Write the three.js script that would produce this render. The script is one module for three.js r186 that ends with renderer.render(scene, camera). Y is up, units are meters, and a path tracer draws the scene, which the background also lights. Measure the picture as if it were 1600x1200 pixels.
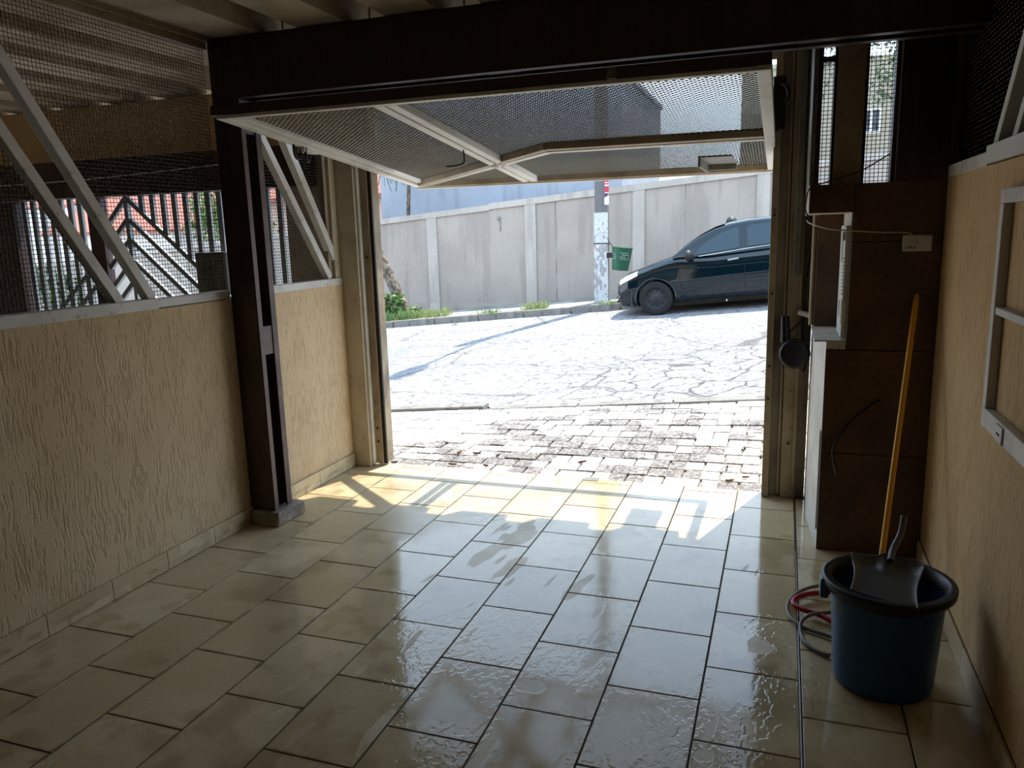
import * as THREE from 'three';
import { mergeGeometries, mergeVertices, toCreasedNormals } from 'three/addons/utils/BufferGeometryUtils.js';
import { RoundedBoxGeometry } from 'three/addons/geometries/RoundedBoxGeometry.js';
import { Brush, Evaluator, SUBTRACTION } from 'three-bvh-csg';

// ------------------------------------------------------------------ camera, sky, sun, exposure
const scene = new THREE.Scene();
const renderer = new THREE.WebGLRenderer({ antialias: true });
renderer.toneMapping = THREE.LinearToneMapping;
renderer.toneMappingExposure = 0.9;
renderer.shadowMap.enabled = true;
const EYE = 1.64, FOCAL = 1212.85;                       // eye height in metres, focal length in pixels of 1600x1200
const YAW = 19.415 * Math.PI / 180, PITCH = 11.02 * Math.PI / 180, ROLL = -1.605 * Math.PI / 180;
const V = (x, y, z) => new THREE.Vector3(x, y, z);
const camF = V(-Math.sin(YAW) * Math.cos(PITCH), -Math.sin(PITCH), -Math.cos(YAW) * Math.cos(PITCH));
const camR0 = V(Math.cos(YAW), 0, -Math.sin(YAW)), camU0 = camR0.clone().cross(camF);
const camR = camR0.clone().multiplyScalar(Math.cos(ROLL)).addScaledVector(camU0, Math.sin(ROLL));
const camU = camU0.clone().multiplyScalar(Math.cos(ROLL)).addScaledVector(camR0, -Math.sin(ROLL));
const camera = new THREE.PerspectiveCamera(2 * Math.atan(600 / FOCAL) * 180 / Math.PI, 4 / 3, 0.05, 300);
camera.position.set(0, EYE, 0);
camera.quaternion.setFromRotationMatrix(new THREE.Matrix4().makeBasis(camR, camU, camF.clone().negate()));
scene.add(camera);

const SUN = V(0.31, 2.016, -0.94);                       // towards the sun, read from the gate's shadow on the floor
const sun = new THREE.DirectionalLight(new THREE.Color().setRGB(1, 0.93, 0.8), 11);
sun.position.copy(SUN).multiplyScalar(12).add(V(-2, 0, -8));
sun.target.position.set(-2, 0, -8);
sun.castShadow = true; sun.shadow.radius = 1;
Object.assign(sun.shadow.camera, { left: -22, right: 22, top: 22, bottom: -22, near: 0.5, far: 80 });
sun.shadow.mapSize.set(4096, 4096);
scene.add(sun, sun.target);
{
  const W = 128, Hh = 64, d = new Float32Array(W * Hh * 4);   // a hazy bright sky, paler at the horizon, the same all around
  for (let j = 0; j < Hh; j++) for (let i = 0; i < W; i++) {
    const e = Math.max(0, Math.sin(((j + 0.5) / Hh - 0.5) * Math.PI)), k = Math.pow(1 - e, 2.2);
    const o = (j * W + i) * 4;
    d[o] = 1.85 + 2.0 * k; d[o + 1] = 2.6 + 1.85 * k; d[o + 2] = 3.6 + 1.5 * k; d[o + 3] = 1;
  }
  const t = new THREE.DataTexture(d, W, Hh, THREE.RGBAFormat, THREE.FloatType);
  t.mapping = THREE.EquirectangularReflectionMapping; t.magFilter = t.minFilter = THREE.LinearFilter; t.needsUpdate = true;
  scene.background = t;
}

// ------------------------------------------------------------------ helpers
let seed = 7;
const rnd = () => { seed = (seed * 1664525 + 1013904223) >>> 0; return seed / 4294967296; };
const rr = (a, b) => a + (b - a) * rnd();
const clamp = (x, a = 0, b = 1) => Math.min(b, Math.max(a, x));
const sstep = (a, b, x) => { const t = clamp((x - a) / (b - a)); return t * t * (3 - 2 * t); };
const hash = (x, y, s = 0) => { let h = (Math.imul(x, 374761393) + Math.imul(y, 668265263) + Math.imul(s, 974634777)) | 0; h = Math.imul(h ^ (h >>> 13), 1274126177); return ((h ^ (h >>> 16)) >>> 0) / 4294967296; };
function vn(x, y, s = 0, p = 0) {                        // value noise, tiles with period p when p > 0
  let xi = Math.floor(x), yi = Math.floor(y); const fx = x - xi, fy = y - yi, u = fx * fx * (3 - 2 * fx), v = fy * fy * (3 - 2 * fy);
  let xj = xi + 1, yj = yi + 1;
  if (p) { xi = ((xi % p) + p) % p; yi = ((yi % p) + p) % p; xj = ((xj % p) + p) % p; yj = ((yj % p) + p) % p; }
  const k = Math.imul(s | 0, 974634777), X = Math.imul(xi, 374761393), X2 = Math.imul(xj, 374761393), Y = Math.imul(yi, 668265263) + k | 0, Y2 = Math.imul(yj, 668265263) + k | 0;
  let h = X + Y | 0; h = Math.imul(h ^ (h >>> 13), 1274126177); const A = (h ^ (h >>> 16)) >>> 0;
  h = X2 + Y | 0; h = Math.imul(h ^ (h >>> 13), 1274126177); const B = (h ^ (h >>> 16)) >>> 0;
  h = X + Y2 | 0; h = Math.imul(h ^ (h >>> 13), 1274126177); const C = (h ^ (h >>> 16)) >>> 0;
  h = X2 + Y2 | 0; h = Math.imul(h ^ (h >>> 13), 1274126177); const D = (h ^ (h >>> 16)) >>> 0;
  return (A + (B - A) * u + (C - A) * v + (A - B - C + D) * u * v) / 4294967296;
}
function fbm(x, y, s = 0, oct = 4, p = 0) { let a = 0, w = 0.5, n = 0; for (let i = 0; i < oct; i++) { a += w * vn(x, y, s + i, p); n += w; x *= 2; y *= 2; p *= 2; w *= 0.5; } return a / n; }
function worley(x, y, s = 0) { let a = 9, b = 9; const xi = Math.floor(x), yi = Math.floor(y); for (let j = -1; j < 2; j++) for (let i = -1; i < 2; i++) { const dx = xi + i + hash(xi + i, yi + j, s) - x, dy = yi + j + hash(xi + i, yi + j, s + 9) - y, d = Math.hypot(dx, dy); if (d < a) { b = a; a = d; } else if (d < b) b = d; } return [a, b]; }
function tex(w, h, fn, srgb = true, wrap = true) {       // fn(u, v) in 0..1, v upward -> [r,g,b] 0..255 or a number
  const d = new Uint8Array(w * h * 4);
  for (let j = 0; j < h; j++) for (let i = 0; i < w; i++) {
    const c = fn((i + 0.5) / w, (j + 0.5) / h), o = (j * w + i) * 4;
    if (typeof c === 'number') d[o] = d[o + 1] = d[o + 2] = clamp(c) * 255; else { d[o] = clamp(c[0], 0, 255); d[o + 1] = clamp(c[1], 0, 255); d[o + 2] = clamp(c[2], 0, 255); }
    d[o + 3] = 255;
  }
  const t = new THREE.DataTexture(d, w, h); t.magFilter = THREE.LinearFilter; t.minFilter = THREE.LinearMipmapLinearFilter; t.generateMipmaps = true;
  t.wrapS = t.wrapT = wrap ? THREE.RepeatWrapping : THREE.ClampToEdgeWrapping;
  if (srgb) t.colorSpace = THREE.SRGBColorSpace; t.needsUpdate = true; return t;
}
const mix3 = (a, b, t) => [a[0] + (b[0] - a[0]) * t, a[1] + (b[1] - a[1]) * t, a[2] + (b[2] - a[2]) * t];
const std = (o) => new THREE.MeshStandardMaterial({ roughness: 0.7, metalness: 0, ...o });
// pixel of the 1600x1200 photograph -> point on a plane of the place
const ray = (x, y) => camF.clone().addScaledVector(camR, (x - 800) / FOCAL).addScaledVector(camU, -(y - 600) / FOCAL);
const onX = (x, y, X) => { const d = ray(x, y); return V(0, EYE, 0).addScaledVector(d, X / d.x); };
const onY = (x, y, Y = 0) => { const d = ray(x, y); return V(0, EYE, 0).addScaledVector(d, (Y - EYE) / d.y); };
const onZ = (x, y, Z) => { const d = ray(x, y); return V(0, EYE, 0).addScaledVector(d, Z / d.z); };

const taken = new Map(), origin = new WeakMap();
function numbered(n) { const k = taken.get(n) ?? 0; taken.set(n, k + 1); return k ? n + '_' + String(k).padStart(3, '0') : n; }
function thing(name, label, category, at = [0, 0, 0], group) {
  const o = new THREE.Group(); o.name = numbered(name); o.position.set(...at); o.userData = { label, category };
  if (group) o.userData.group = group;
  scene.add(o); origin.set(o, V(...at)); return o;
}
const ZERO = V(0, 0, 0);
function mk(name, geo, mat, parent = scene, label) {       // geometry in world coordinates -> one named mesh
  if (Array.isArray(geo)) geo = geo.length > 1 ? mergeGeometries(geo.map((g) => (g.index ? g.toNonIndexed() : g)).map((g) => { for (const k of Object.keys(g.attributes)) if (!['position', 'normal', 'uv'].includes(k)) g.deleteAttribute(k); return g; })) : geo[0];
  const og = parent === scene ? ZERO : origin.get(parent) ?? ZERO;
  if (og.lengthSq()) geo.translate(-og.x, -og.y, -og.z);
  const m = new THREE.Mesh(geo, mat); m.castShadow = m.receiveShadow = true;
  m.name = parent === scene ? numbered(name) : name;
  origin.set(m, og); parent.add(m);
  if (label) m.userData.label = label;
  return m;
}
const struct = (name, geo, mat, label, category = 'structure') => { const m = mk(name, geo, mat); m.userData = { kind: 'structure', label, category }; return m; };
const solo = (name, geo, mat, label, category, group) => { const m = mk(name, geo, mat); m.userData = { label, category }; if (group) m.userData.group = group; return m; };
function uvm(g, s = 1) {                                  // uv in metres from position, by the way each face points
  const p = g.attributes.position, n = g.attributes.normal, u = new Float32Array(p.count * 2);
  for (let i = 0; i < p.count; i++) {
    const ax = Math.abs(n.getX(i)), ay = Math.abs(n.getY(i)), az = Math.abs(n.getZ(i));
    if (ay >= ax && ay >= az) { u[2 * i] = p.getX(i) / s; u[2 * i + 1] = -p.getZ(i) / s; }
    else if (ax >= az) { u[2 * i] = p.getZ(i) / s; u[2 * i + 1] = p.getY(i) / s; }
    else { u[2 * i] = p.getX(i) / s; u[2 * i + 1] = p.getY(i) / s; }
  }
  g.setAttribute('uv', new THREE.BufferAttribute(u, 2)); return g;
}
function bx(x0, x1, y0, y1, z0, z1, r = 0, s = 1) {
  const w = Math.abs(x1 - x0), h = Math.abs(y1 - y0), d = Math.abs(z1 - z0);
  const g = r ? new RoundedBoxGeometry(w, h, d, 1, Math.min(r, w / 2.01, h / 2.01, d / 2.01)) : new THREE.BoxGeometry(w, h, d);
  g.translate((x0 + x1) / 2, (y0 + y1) / 2, (z0 + z1) / 2); return uvm(g, s);
}
function bar(p, q, w, t, side, r = 0) {                   // a beam from p to q: w wide along side x axis, t thick along side
  const a = q.clone().sub(p), L = a.length(); a.normalize();
  const s = side.clone().addScaledVector(a, -side.dot(a)).normalize(), c = s.clone().cross(a);
  const g = r ? new RoundedBoxGeometry(w, L, t, 1, r) : new THREE.BoxGeometry(w, L, t);
  uvm(g); g.applyMatrix4(new THREE.Matrix4().makeBasis(a.clone().cross(s), a, s)); void c;
  return g.translate((p.x + q.x) / 2, (p.y + q.y) / 2, (p.z + q.z) / 2);
}
const tube = (pts, r, seg = 40, rad = 8, closed = false) => new THREE.TubeGeometry(new THREE.CatmullRomCurve3(pts, closed), seg, r, rad, closed);
function cyl(p, q, r0, r1 = r0, n = 16) { const a = q.clone().sub(p), L = a.length(); const g = new THREE.CylinderGeometry(r1, r0, L, n); g.applyQuaternion(new THREE.Quaternion().setFromUnitVectors(V(0, 1, 0), a.normalize())); return g.translate((p.x + q.x) / 2, (p.y + q.y) / 2, (p.z + q.z) / 2); }
function grid(nu, nv, fn) {                               // parametric sheet, fn(u, v) -> [x, y, z]; normals smooth
  const p = [], uv = [], ix = [];
  for (let j = 0; j <= nv; j++) for (let i = 0; i <= nu; i++) { p.push(...fn(i / nu, j / nv)); uv.push(i / nu, j / nv); }
  for (let j = 0; j < nv; j++) for (let i = 0; i < nu; i++) { const a = j * (nu + 1) + i, b = a + nu + 1; ix.push(a, a + 1, b, a + 1, b + 1, b); }
  const g = new THREE.BufferGeometry(); g.setAttribute('position', new THREE.Float32BufferAttribute(p, 3)); g.setAttribute('uv', new THREE.Float32BufferAttribute(uv, 2)); g.setIndex(ix); g.computeVertexNormals(); return g;
}
function extr(pts, depth, place, bevel = 0) {             // 2D outline -> solid; place(x, y, t) -> Vector3
  const sh = new THREE.Shape(pts.map(([a, b]) => new THREE.Vector2(a, b)));
  const g = new THREE.ExtrudeGeometry(sh, { depth: depth - 2 * bevel, bevelEnabled: bevel > 0, bevelSize: bevel, bevelThickness: bevel, bevelOffset: -bevel, bevelSegments: 1, steps: 1, curveSegments: 12 });
  g.translate(0, 0, bevel);
  if (place) { const p = g.attributes.position; for (let i = 0; i < p.count; i++) { const v = place(p.getX(i), p.getY(i), p.getZ(i)); p.setXYZ(i, v.x, v.y, v.z); } g.computeVertexNormals(); }
  return uvm(g);
}
// woven wire: crimped wires in two directions, over and under each other, clipped to a polygon given in (a, b); place(a, b, n) -> Vector3
function wires(poly, pitch, rad, place) {
  const pos = [], nor = [], ix = [];
  const clip = (k, c) => { const o = 1 - k, xs = []; for (let i = 0; i < poly.length; i++) { const p = poly[i], q = poly[(i + 1) % poly.length]; if ((p[k] <= c) !== (q[k] <= c)) xs.push(p[o] + (q[o] - p[o]) * (c - p[k]) / (q[k] - p[k])); } return xs.sort((a, b) => a - b); };
  const O = place(0, 0, 0), E = [place(1, 0, 0).sub(O), place(0, 1, 0).sub(O)], N = place(0, 0, 1).sub(O);
  for (let k = 0; k < 2; k++) {
    const lo = Math.min(...poly.map((p) => p[k])), hi = Math.max(...poly.map((p) => p[k])), lo2 = Math.min(...poly.map((p) => p[1 - k]));
    for (let c = lo + pitch / 2, w = 0; c < hi; c += pitch, w++) {
      const xs = clip(k, c);
      for (let i = 0; i + 1 < xs.length; i += 2) {
        const t0 = xs[i], t1 = xs[i + 1]; if (t1 - t0 < pitch) continue;
        const ts = [t0]; for (let j = Math.ceil((t0 - lo2) / pitch - 0.5); lo2 + (j + 0.5) * pitch < t1; j++) if (lo2 + (j + 0.5) * pitch > t0 + 1e-4) ts.push(lo2 + (j + 0.5) * pitch); ts.push(t1);
        const base = pos.length / 3;
        ts.forEach((t, q) => {
          const j = Math.round((t - lo2) / pitch - 0.5), n = (q === 0 || q === ts.length - 1 ? 0 : ((j + w + k) & 1 ? 1 : -1)) * rad * 0.9, P = k ? place(t, c, n) : place(c, t, n);
          for (let e = 0; e < 4; e++) { const ca = Math.cos(e * Math.PI / 2), sa = Math.sin(e * Math.PI / 2), S = E[k]; const dx = S.x * ca + N.x * sa, dy = S.y * ca + N.y * sa, dz = S.z * ca + N.z * sa; pos.push(P.x + dx * rad, P.y + dy * rad, P.z + dz * rad); nor.push(dx, dy, dz); }
        });
        for (let q = 0; q + 1 < ts.length; q++) for (let e = 0; e < 4; e++) { const a = base + q * 4 + e, b = base + q * 4 + (e + 1) % 4; ix.push(a, a + 4, b, b, a + 4, b + 4); }
      }
    }
  }
  const g = new THREE.BufferGeometry(); g.setAttribute('position', new THREE.Float32BufferAttribute(pos, 3)); g.setAttribute('normal', new THREE.Float32BufferAttribute(nor, 3)); g.setAttribute('uv', new THREE.Float32BufferAttribute(new Float32Array(pos.length / 3 * 2), 2)); g.setIndex(ix); return g;
}
const stuff = (m) => { m.userData.kind = 'stuff'; return m; };
function leaves(n, pos, size, aspect = 0.5) {              // small bent leaves; pos() -> Vector3
  const p = [], nn = [];
  for (let i = 0; i < n; i++) {
    const c = pos(i), s = size * rr(0.6, 1.3), d = V(rr(-1, 1), rr(-0.9, 0.5), rr(-1, 1)).normalize(), q = d.clone().cross(V(rr(-1, 1), rr(0.2, 1), rr(-1, 1))).normalize(), u = q.clone().cross(d);
    const a = c.clone(), b = c.clone().addScaledVector(d, s * 0.5).addScaledVector(q, s * aspect / 2).addScaledVector(u, s * 0.08), e = c.clone().addScaledVector(d, s), f = c.clone().addScaledVector(d, s * 0.5).addScaledVector(q, -s * aspect / 2).addScaledVector(u, s * 0.08);
    for (const v of [a, b, e, a, e, f]) { p.push(v.x, v.y, v.z); nn.push(u.x, u.y, u.z); }
  }
  const g = new THREE.BufferGeometry(); g.setAttribute('position', new THREE.Float32BufferAttribute(p, 3)); g.setAttribute('normal', new THREE.Float32BufferAttribute(nn, 3)); g.setAttribute('uv', new THREE.Float32BufferAttribute(new Float32Array(p.length / 3 * 2), 2)); return g;
}

// ------------------------------------------------------------------ measures of the place (metres)
const XL = -2.92, XR = 0.68, CEIL = 2.685, ZG = -4.85, BACK = 5.4;
const road = (x, z) => 0.168 + 0.083 * x + 0.16 * (-7.1 - z) / 7;
const ZC = -15.05, ZW = -17.4;                             // far kerb, far wall
const walk = (x, z) => { const t = clamp((-4.9 - z) / 2.2), k = t * t * (3 - 2 * t) * 0.4 + t * 0.6; return -0.012 + (road(x, -7.1) + 0.012) * k; };

// ------------------------------------------------------------------ materials
const TX0 = -2.892, TP = 0.333, ZP = 0.4537;               // floor tile grid
const FU = (x) => (x + 3.0) / 3.8, FV = (z) => (z + 5.0) / 5.0;   // floor texture covers x -3..0.8, z -5..0
const tileOf = (x, z) => { const k = Math.floor((x - TX0) / TP), off = (k & 1) ? -2.094 : -2.321; return [k, Math.floor((z - off) / ZP), (x - TX0) / TP - k, (z - off) / ZP - Math.floor((z - off) / ZP)]; };
const floorMap = tex(1024, 1344, (u, v) => {
  const x = u * 3.8 - 3.0, z = v * 5 - 5.0, [k, j, a, b] = tileOf(x, z), h = hash(k, j, 3), ox = h * 40, oz = hash(k, j, 5) * 40;
  const n = fbm((x + ox) * 3, (z + oz) * 3, 11, 4), n2 = fbm((x + ox) * 9, (z + oz) * 9, 21, 4), sp = vn(x * 160, z * 160, 31);
  let c = mix3([196, 177, 140], [209, 193, 158], sstep(0.3, 0.7, n));
  c = mix3(c, [168, 142, 98], 0.55 * sstep(0.55, 0.8, n2) * sstep(0.35, 0.6, n));
  const t = (h - 0.5) * 14 + (sp - 0.5) * 8; c = [c[0] + t, c[1] + t, c[2] + t];
  const e = Math.min(a, 1 - a) * TP, f = Math.min(b, 1 - b) * ZP, edge = Math.min(e, f);       // grime worn into the tile edges, broken up by noise
  c = mix3(c, [120, 104, 74], 0.4 * sstep(0.02, 0.0, edge) * sstep(0.45, 0.75, fbm(x * 14, z * 14, 41, 3)));
  const dirt = sstep(0.52, 0.74, fbm(x * 5 + 3, z * 5, 51, 5)); return mix3(c, [140, 120, 84], 0.35 * dirt);
}, true, false);
const DRY = [[832, 1072, 0.06, 0.05], [905, 1075, 0.012, 0.02], [935, 955, 0.02, 0.09], [1100, 1180, 0.03, 0.03], [590, 1140, 0.03, 0.12], [645, 1000, 0.015, 0.1], [1190, 1010, 0.05, 0.06]].map(([x, y, a, b]) => { const q = onY(x, y); return [q.x, q.z, a, b]; });
function wet(x, z) {                                       // where the water lies: 1 film, 0 dried patch
  const a = fbm(x * 2.3, z * 1.3, 61, 5), s = fbm(x * 13 + z * 2.4, z * 2.6 - x * 0.8, 71, 4);
  let w = sstep(0.31, 0.335, a * 0.5 + s * 0.5);
  for (const [px, pz, ra, rb] of DRY) { const d = Math.hypot((x - px) / ra, (z - pz) / rb) + 0.9 * (s - 0.5) + 0.5 * (fbm(x * 30, z * 30, 75, 2) - 0.5); w *= sstep(0.85, 1.0, d); }
  w *= 1 - sstep(0.0, 1.0, (-1.9 - x - 0.5 * (fbm(x * 4, z * 4, 81, 4) - 0.5) - 0.3 * (z + 3)) / 0.5);
  return w;
}
const wetMemo = new Float32Array(1024 * 1344);
for (let j = 0; j < 1344; j++) for (let i = 0; i < 1024; i++) wetMemo[j * 1024 + i] = wet((i + 0.5) / 1024 * 3.8 - 3.0, (j + 0.5) / 1344 * 5 - 5.0);
const wetAt = (u, v) => wetMemo[Math.floor(v * 1344) * 1024 + Math.floor(u * 1024)];
const floorRough = tex(1024, 1344, (u, v) => {
  const x = u * 3.8 - 3.0, z = v * 5 - 5.0, w = wetAt(u, v), n = fbm(x * 22, z * 22, 91, 3);
  return 0.34 + 0.08 * n - w * (0.245 + 0.07 * n);
}, false, false);
const floorBump = tex(1024, 1344, (u, v) => {
  const x = u * 3.8 - 3.0, z = v * 5 - 5.0, w = wetAt(u, v), [, , a, b] = tileOf(x, z);
  const e = Math.min(Math.min(a, 1 - a) * TP, Math.min(b, 1 - b) * ZP);
  const zone = clamp(0.7 * sstep(0.54, 0.66, fbm(x * 3.1 + 7, z * 2.2, 101, 3)) + 0.8 * sstep(0.06, 0.0, e) * sstep(0.4, 0.55, fbm(x * 6, z * 6, 103, 3)));
  const f = fbm(x * 58 + 6 * z, z * 40, 111, 3), r = sstep(0.475, 0.525, f), sq = 1 - sstep(0.0, 0.03, Math.abs(f - 0.5));
  return 0.5 + 0.22 * (w - 0.5) + (0.25 * (r - 0.5) + 0.45 * sq) * zone * w + 0.03 * (fbm(x * 3, z * 3, 121, 2) - 0.5) + 0.1 * w * (fbm(x * 14, z * 9, 131, 2) - 0.5);
}, false, false);
const M = {};
M.tile = std({ map: floorMap, roughnessMap: floorRough, roughness: 1, bumpMap: floorBump, bumpScale: 0.0016 });
M.grout = std({ color: 0x3a3026, roughness: 0.85 });
const gouge = (u, v, k) => sstep(0.54, 0.66, fbm(u * 210 + 3 * vn(u * 9, v * 9, k), v * 30, k, 3) * 0.75 + 0.25 * fbm(u * 30, v * 9, k + 5, 2));
const scratch = (seedN) => tex(1024, 1024, (u, v) => {     // combed plaster: short upright gouges in a sandy coat
  const g = gouge(u, v, seedN), s = vn(u * 512, v * 512, seedN + 9);
  return 0.78 - 0.6 * g + 0.16 * (s - 0.5);
}, false);
const plaster = (base, low, seedN) => tex(1024, 1024, (u, v) => {
  const g = gouge(u, v, seedN);
  const n = fbm(u * 6, v * 4, seedN + 20, 5), s = vn(u * 512, v * 512, seedN + 9);
  let c = mix3(base, low, 0.45 * sstep(0.45, 0.75, n)); c = mix3(c, mix3(low, [90, 70, 50], 0.3), 0.35 * g); const t = (s - 0.5) * 14; return [c[0] + t, c[1] + t, c[2] + t];
});
const rep = (t, r) => { const c = t.clone(); c.repeat.set(1 / r, 1 / r); c.needsUpdate = true; return c; };
const repM = (t, r) => { const c = rep(t, r); c.wrapS = c.wrapT = THREE.MirroredRepeatWrapping; return c; };
const scrA = scratch(201), scrB = scratch(301);
M.plasterL = std({ map: repM(plaster([214, 190, 154], [195, 168, 130], 201), 1.4), bumpMap: repM(scrA, 1.4), bumpScale: 0.003, roughness: 0.9 });
M.plasterR = std({ map: repM(plaster([206, 174, 128], [188, 154, 108], 301), 1.4), bumpMap: repM(scrB, 1.4), bumpScale: 0.003, roughness: 0.9 });
M.tan = std({ map: rep(tex(256, 256, (u, v) => { const n = fbm(u * 8, v * 8, 401, 4, 8); return mix3([236, 206, 162], [224, 192, 146], n); }), 2), roughness: 0.9 });
const paintTex = (a, b, c, s) => tex(512, 512, (u, v) => {   // worn paint: speckled, with rust or dirt coming through in spots and runs
  const n = fbm(u * 8, v * 8, s, 5, 8), m = fbm(u * 50, v * 30, s + 7, 4), r = 0.7 * sstep(0.66, 0.74, n * 0.3 + m * 0.7);
  return mix3(mix3(a, b, sstep(0.35, 0.7, n)), c, r);
});
M.white = std({ map: paintTex([214, 212, 206], [198, 195, 188], [150, 132, 112], 501), roughness: 0.5 });
M.cream = std({ map: paintTex([198, 187, 166], [185, 173, 151], [146, 126, 102], 511), roughness: 0.6 });
M.jamb = std({ map: paintTex([160, 145, 122], [144, 128, 105], [104, 82, 62], 521), roughness: 0.55 });
M.steel = std({ map: paintTex([120, 118, 110], [96, 94, 88], [70, 52, 40], 531), roughness: 0.5 });
const woodTex = tex(256, 1024, (u, v) => { const g = fbm(u * 60, v * 4, 601, 4), k = fbm(u * 8, v * 3, 611, 3); return mix3([66, 44, 42], [46, 29, 28], sstep(0.3, 0.7, g * 0.6 + k * 0.4)); });
M.wood = std({ map: woodTex, roughness: 0.42 });
M.woodEdge = std({ map: paintTex([104, 82, 76], [84, 63, 58], [60, 44, 40], 541), roughness: 0.5 });
M.roof = std({ map: rep(tex(512, 512, (u, v) => { const n = fbm(u * 6, v * 6, 701, 5, 6), s = vn(u * 256, v * 256, 711, 256); return mix3([190, 178, 158], [156, 142, 120], sstep(0.35, 0.7, n)).map((c) => c + (s - 0.5) * 12); }), 2), roughness: 0.9 });
M.brownTile = std({ map: rep(tex(512, 512, (u, v) => { const n = fbm(u * 5, v * 5, 801, 5, 5), s = fbm(u * 40, v * 40, 811, 3, 40); return mix3([98, 70, 48], [74, 52, 36], sstep(0.35, 0.7, n * 0.7 + s * 0.3)); }), 0.9), roughness: 0.45 });
M.wire = std({ color: 0x4e4940, roughness: 0.55, metalness: 0.2 });
M.wireDark = std({ color: 0x55504a, roughness: 0.55, metalness: 0.2 });
M.wireGate = std({ color: 0xb0a490, roughness: 0.55, metalness: 0.2 });
const concTex = (a, b, s, f = 6) => tex(512, 512, (u, v) => { const n = fbm(u * f, v * f, s, 5, f), g = vn(u * 256, v * 256, s + 3, 256), d = sstep(0.62, 0.7, fbm(u * 24, v * 24, s + 5, 3, 24)); return mix3(mix3(a, b, sstep(0.3, 0.7, n)), b.map((c) => c * 0.75), 0.5 * d).map((c) => c + (g - 0.5) * 16); });
const softTex = (a, b, s) => tex(512, 512, (u, v) => { const n = fbm(u * 4, v * 5, s, 5, 0), g = vn(u * 200, v * 200, s + 3), st = fbm(u * 26, v * 3, s + 8, 3); return mix3(mix3(a, b, sstep(0.3, 0.7, n)), b.map((c) => c * 0.92), 0.6 * sstep(0.55, 0.75, st)).map((c) => c + (g - 0.5) * 7); });
M.stone = std({ map: concTex([168, 156, 142], [126, 116, 106], 901), roughness: 0.95 });
M.concrete = std({ map: rep(concTex([150, 146, 138], [120, 116, 110], 911), 2.5), roughness: 0.95 });
M.farWall = std({ map: rep(softTex([162, 152, 142], [152, 142, 133], 921), 5), roughness: 0.95 });
M.farTrim = std({ map: rep(softTex([174, 165, 156], [164, 156, 147], 931), 5), roughness: 0.95 });
M.black = std({ color: 0x17171a, roughness: 0.35 });
M.rubber = std({ color: 0x0e0e10, roughness: 0.8 });
M.darkMetal = std({ color: 0x2b2926, roughness: 0.5, metalness: 0.4 });
M.leaf = std({ color: 0x5a763c, roughness: 0.7, side: THREE.DoubleSide });
M.leafDark = std({ color: 0x45573a, roughness: 0.7, side: THREE.DoubleSide });
M.grassLight = std({ color: 0x8b9557, roughness: 0.8, side: THREE.DoubleSide });
M.bark = std({ map: rep(tex(256, 512, (u, v) => { const n = fbm(u * 30, v * 8, 951, 4); return mix3([120, 108, 92], [66, 58, 50], sstep(0.35, 0.65, n)); }), 0.6), roughness: 0.95 });

// ------------------------------------------------------------------ floor of the garage
{
  const f = struct('floor', [bx(-2.95, 1.0, -0.25, -0.0035, -4.905, BACK, 0)], M.grout, 'wet cream ceramic tiled garage floor', 'floor');
  const tileGeo = (x0, x1, z0, z1) => {
    const g = bx(x0, x1, -0.02, rr(-0.0006, 0.0006), z0, z1, 0.0018), p = g.attributes.position, u = g.attributes.uv;
    for (let i = 0; i < p.count; i++) u.setXY(i, FU(p.getX(i)), FV(p.getZ(i)));
    return g;
  };
  const G = 0.0032;
  for (let k = 0; k < 11; k++) {
    const x0 = k ? TX0 + k * TP + (k === 9 ? 0.006 : 0) : -2.912, x1 = Math.min(TX0 + (k + 1) * TP, XR - 0.005), off = (k & 1) ? -2.094 : -2.321;
    for (let j = -7; j < 6; j++) {
      let z0 = off + j * ZP, z1 = z0 + ZP;
      z0 = Math.max(z0, -4.9); z1 = Math.min(z1, 0);
      if (z1 - z0 < 0.03) continue;
      if (k >= 9 && z1 < -4.7) continue;
      mk('tile', tileGeo(x0 + G, x1 - G, z0 + G, z1 - G), M.tile, f);
    }
  }
  mk('joint_strip', bx(TX0 + 9 * TP - 0.001, TX0 + 9 * TP + 0.004, -0.01, 0.0005, -4.0, 0), std({ color: 0xb8bcc0, roughness: 0.25, metalness: 0.9 }), f, 'thin metal joint strip');
  mk('tile_field', bx(-2.89, XR, -0.02, 0, 0.004, BACK - 0.02), M.tile, f);
}

// ------------------------------------------------------------------ left wall, skirting, screens
const wl = struct('wall_left', [bx(XL - 0.15, XL, -0.05, 1.318, -4.77, BACK)], M.plasterL, 'low cream combed plaster wall below the wire mesh screen', 'wall');
{
  const b = struct('baseboard_left', [bx(XL, XL + 0.004, 0, 0.098, -4.765, 5.0)], M.grout, 'row of beige skirting tiles along the low plaster wall', 'baseboard');
  for (let j = -5; j < 24; j++) {
    const z1 = -3.262 + (j + 1) * 0.348, z0 = Math.max(z1 - 0.345, -4.765);
    const g = bx(XL + 0.004, XL + 0.014, 0.002, 0.1, z0, z1, 0.002), p = g.attributes.position, u = g.attributes.uv;
    for (let i = 0; i < p.count; i++) u.setXY(i, FU(-2.6 + p.getY(i)), FV(p.getZ(i)));
    mk('skirting_tile', g, M.tileDry ??= std({ map: floorMap, roughness: 0.5 }), b);
  }
}
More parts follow.
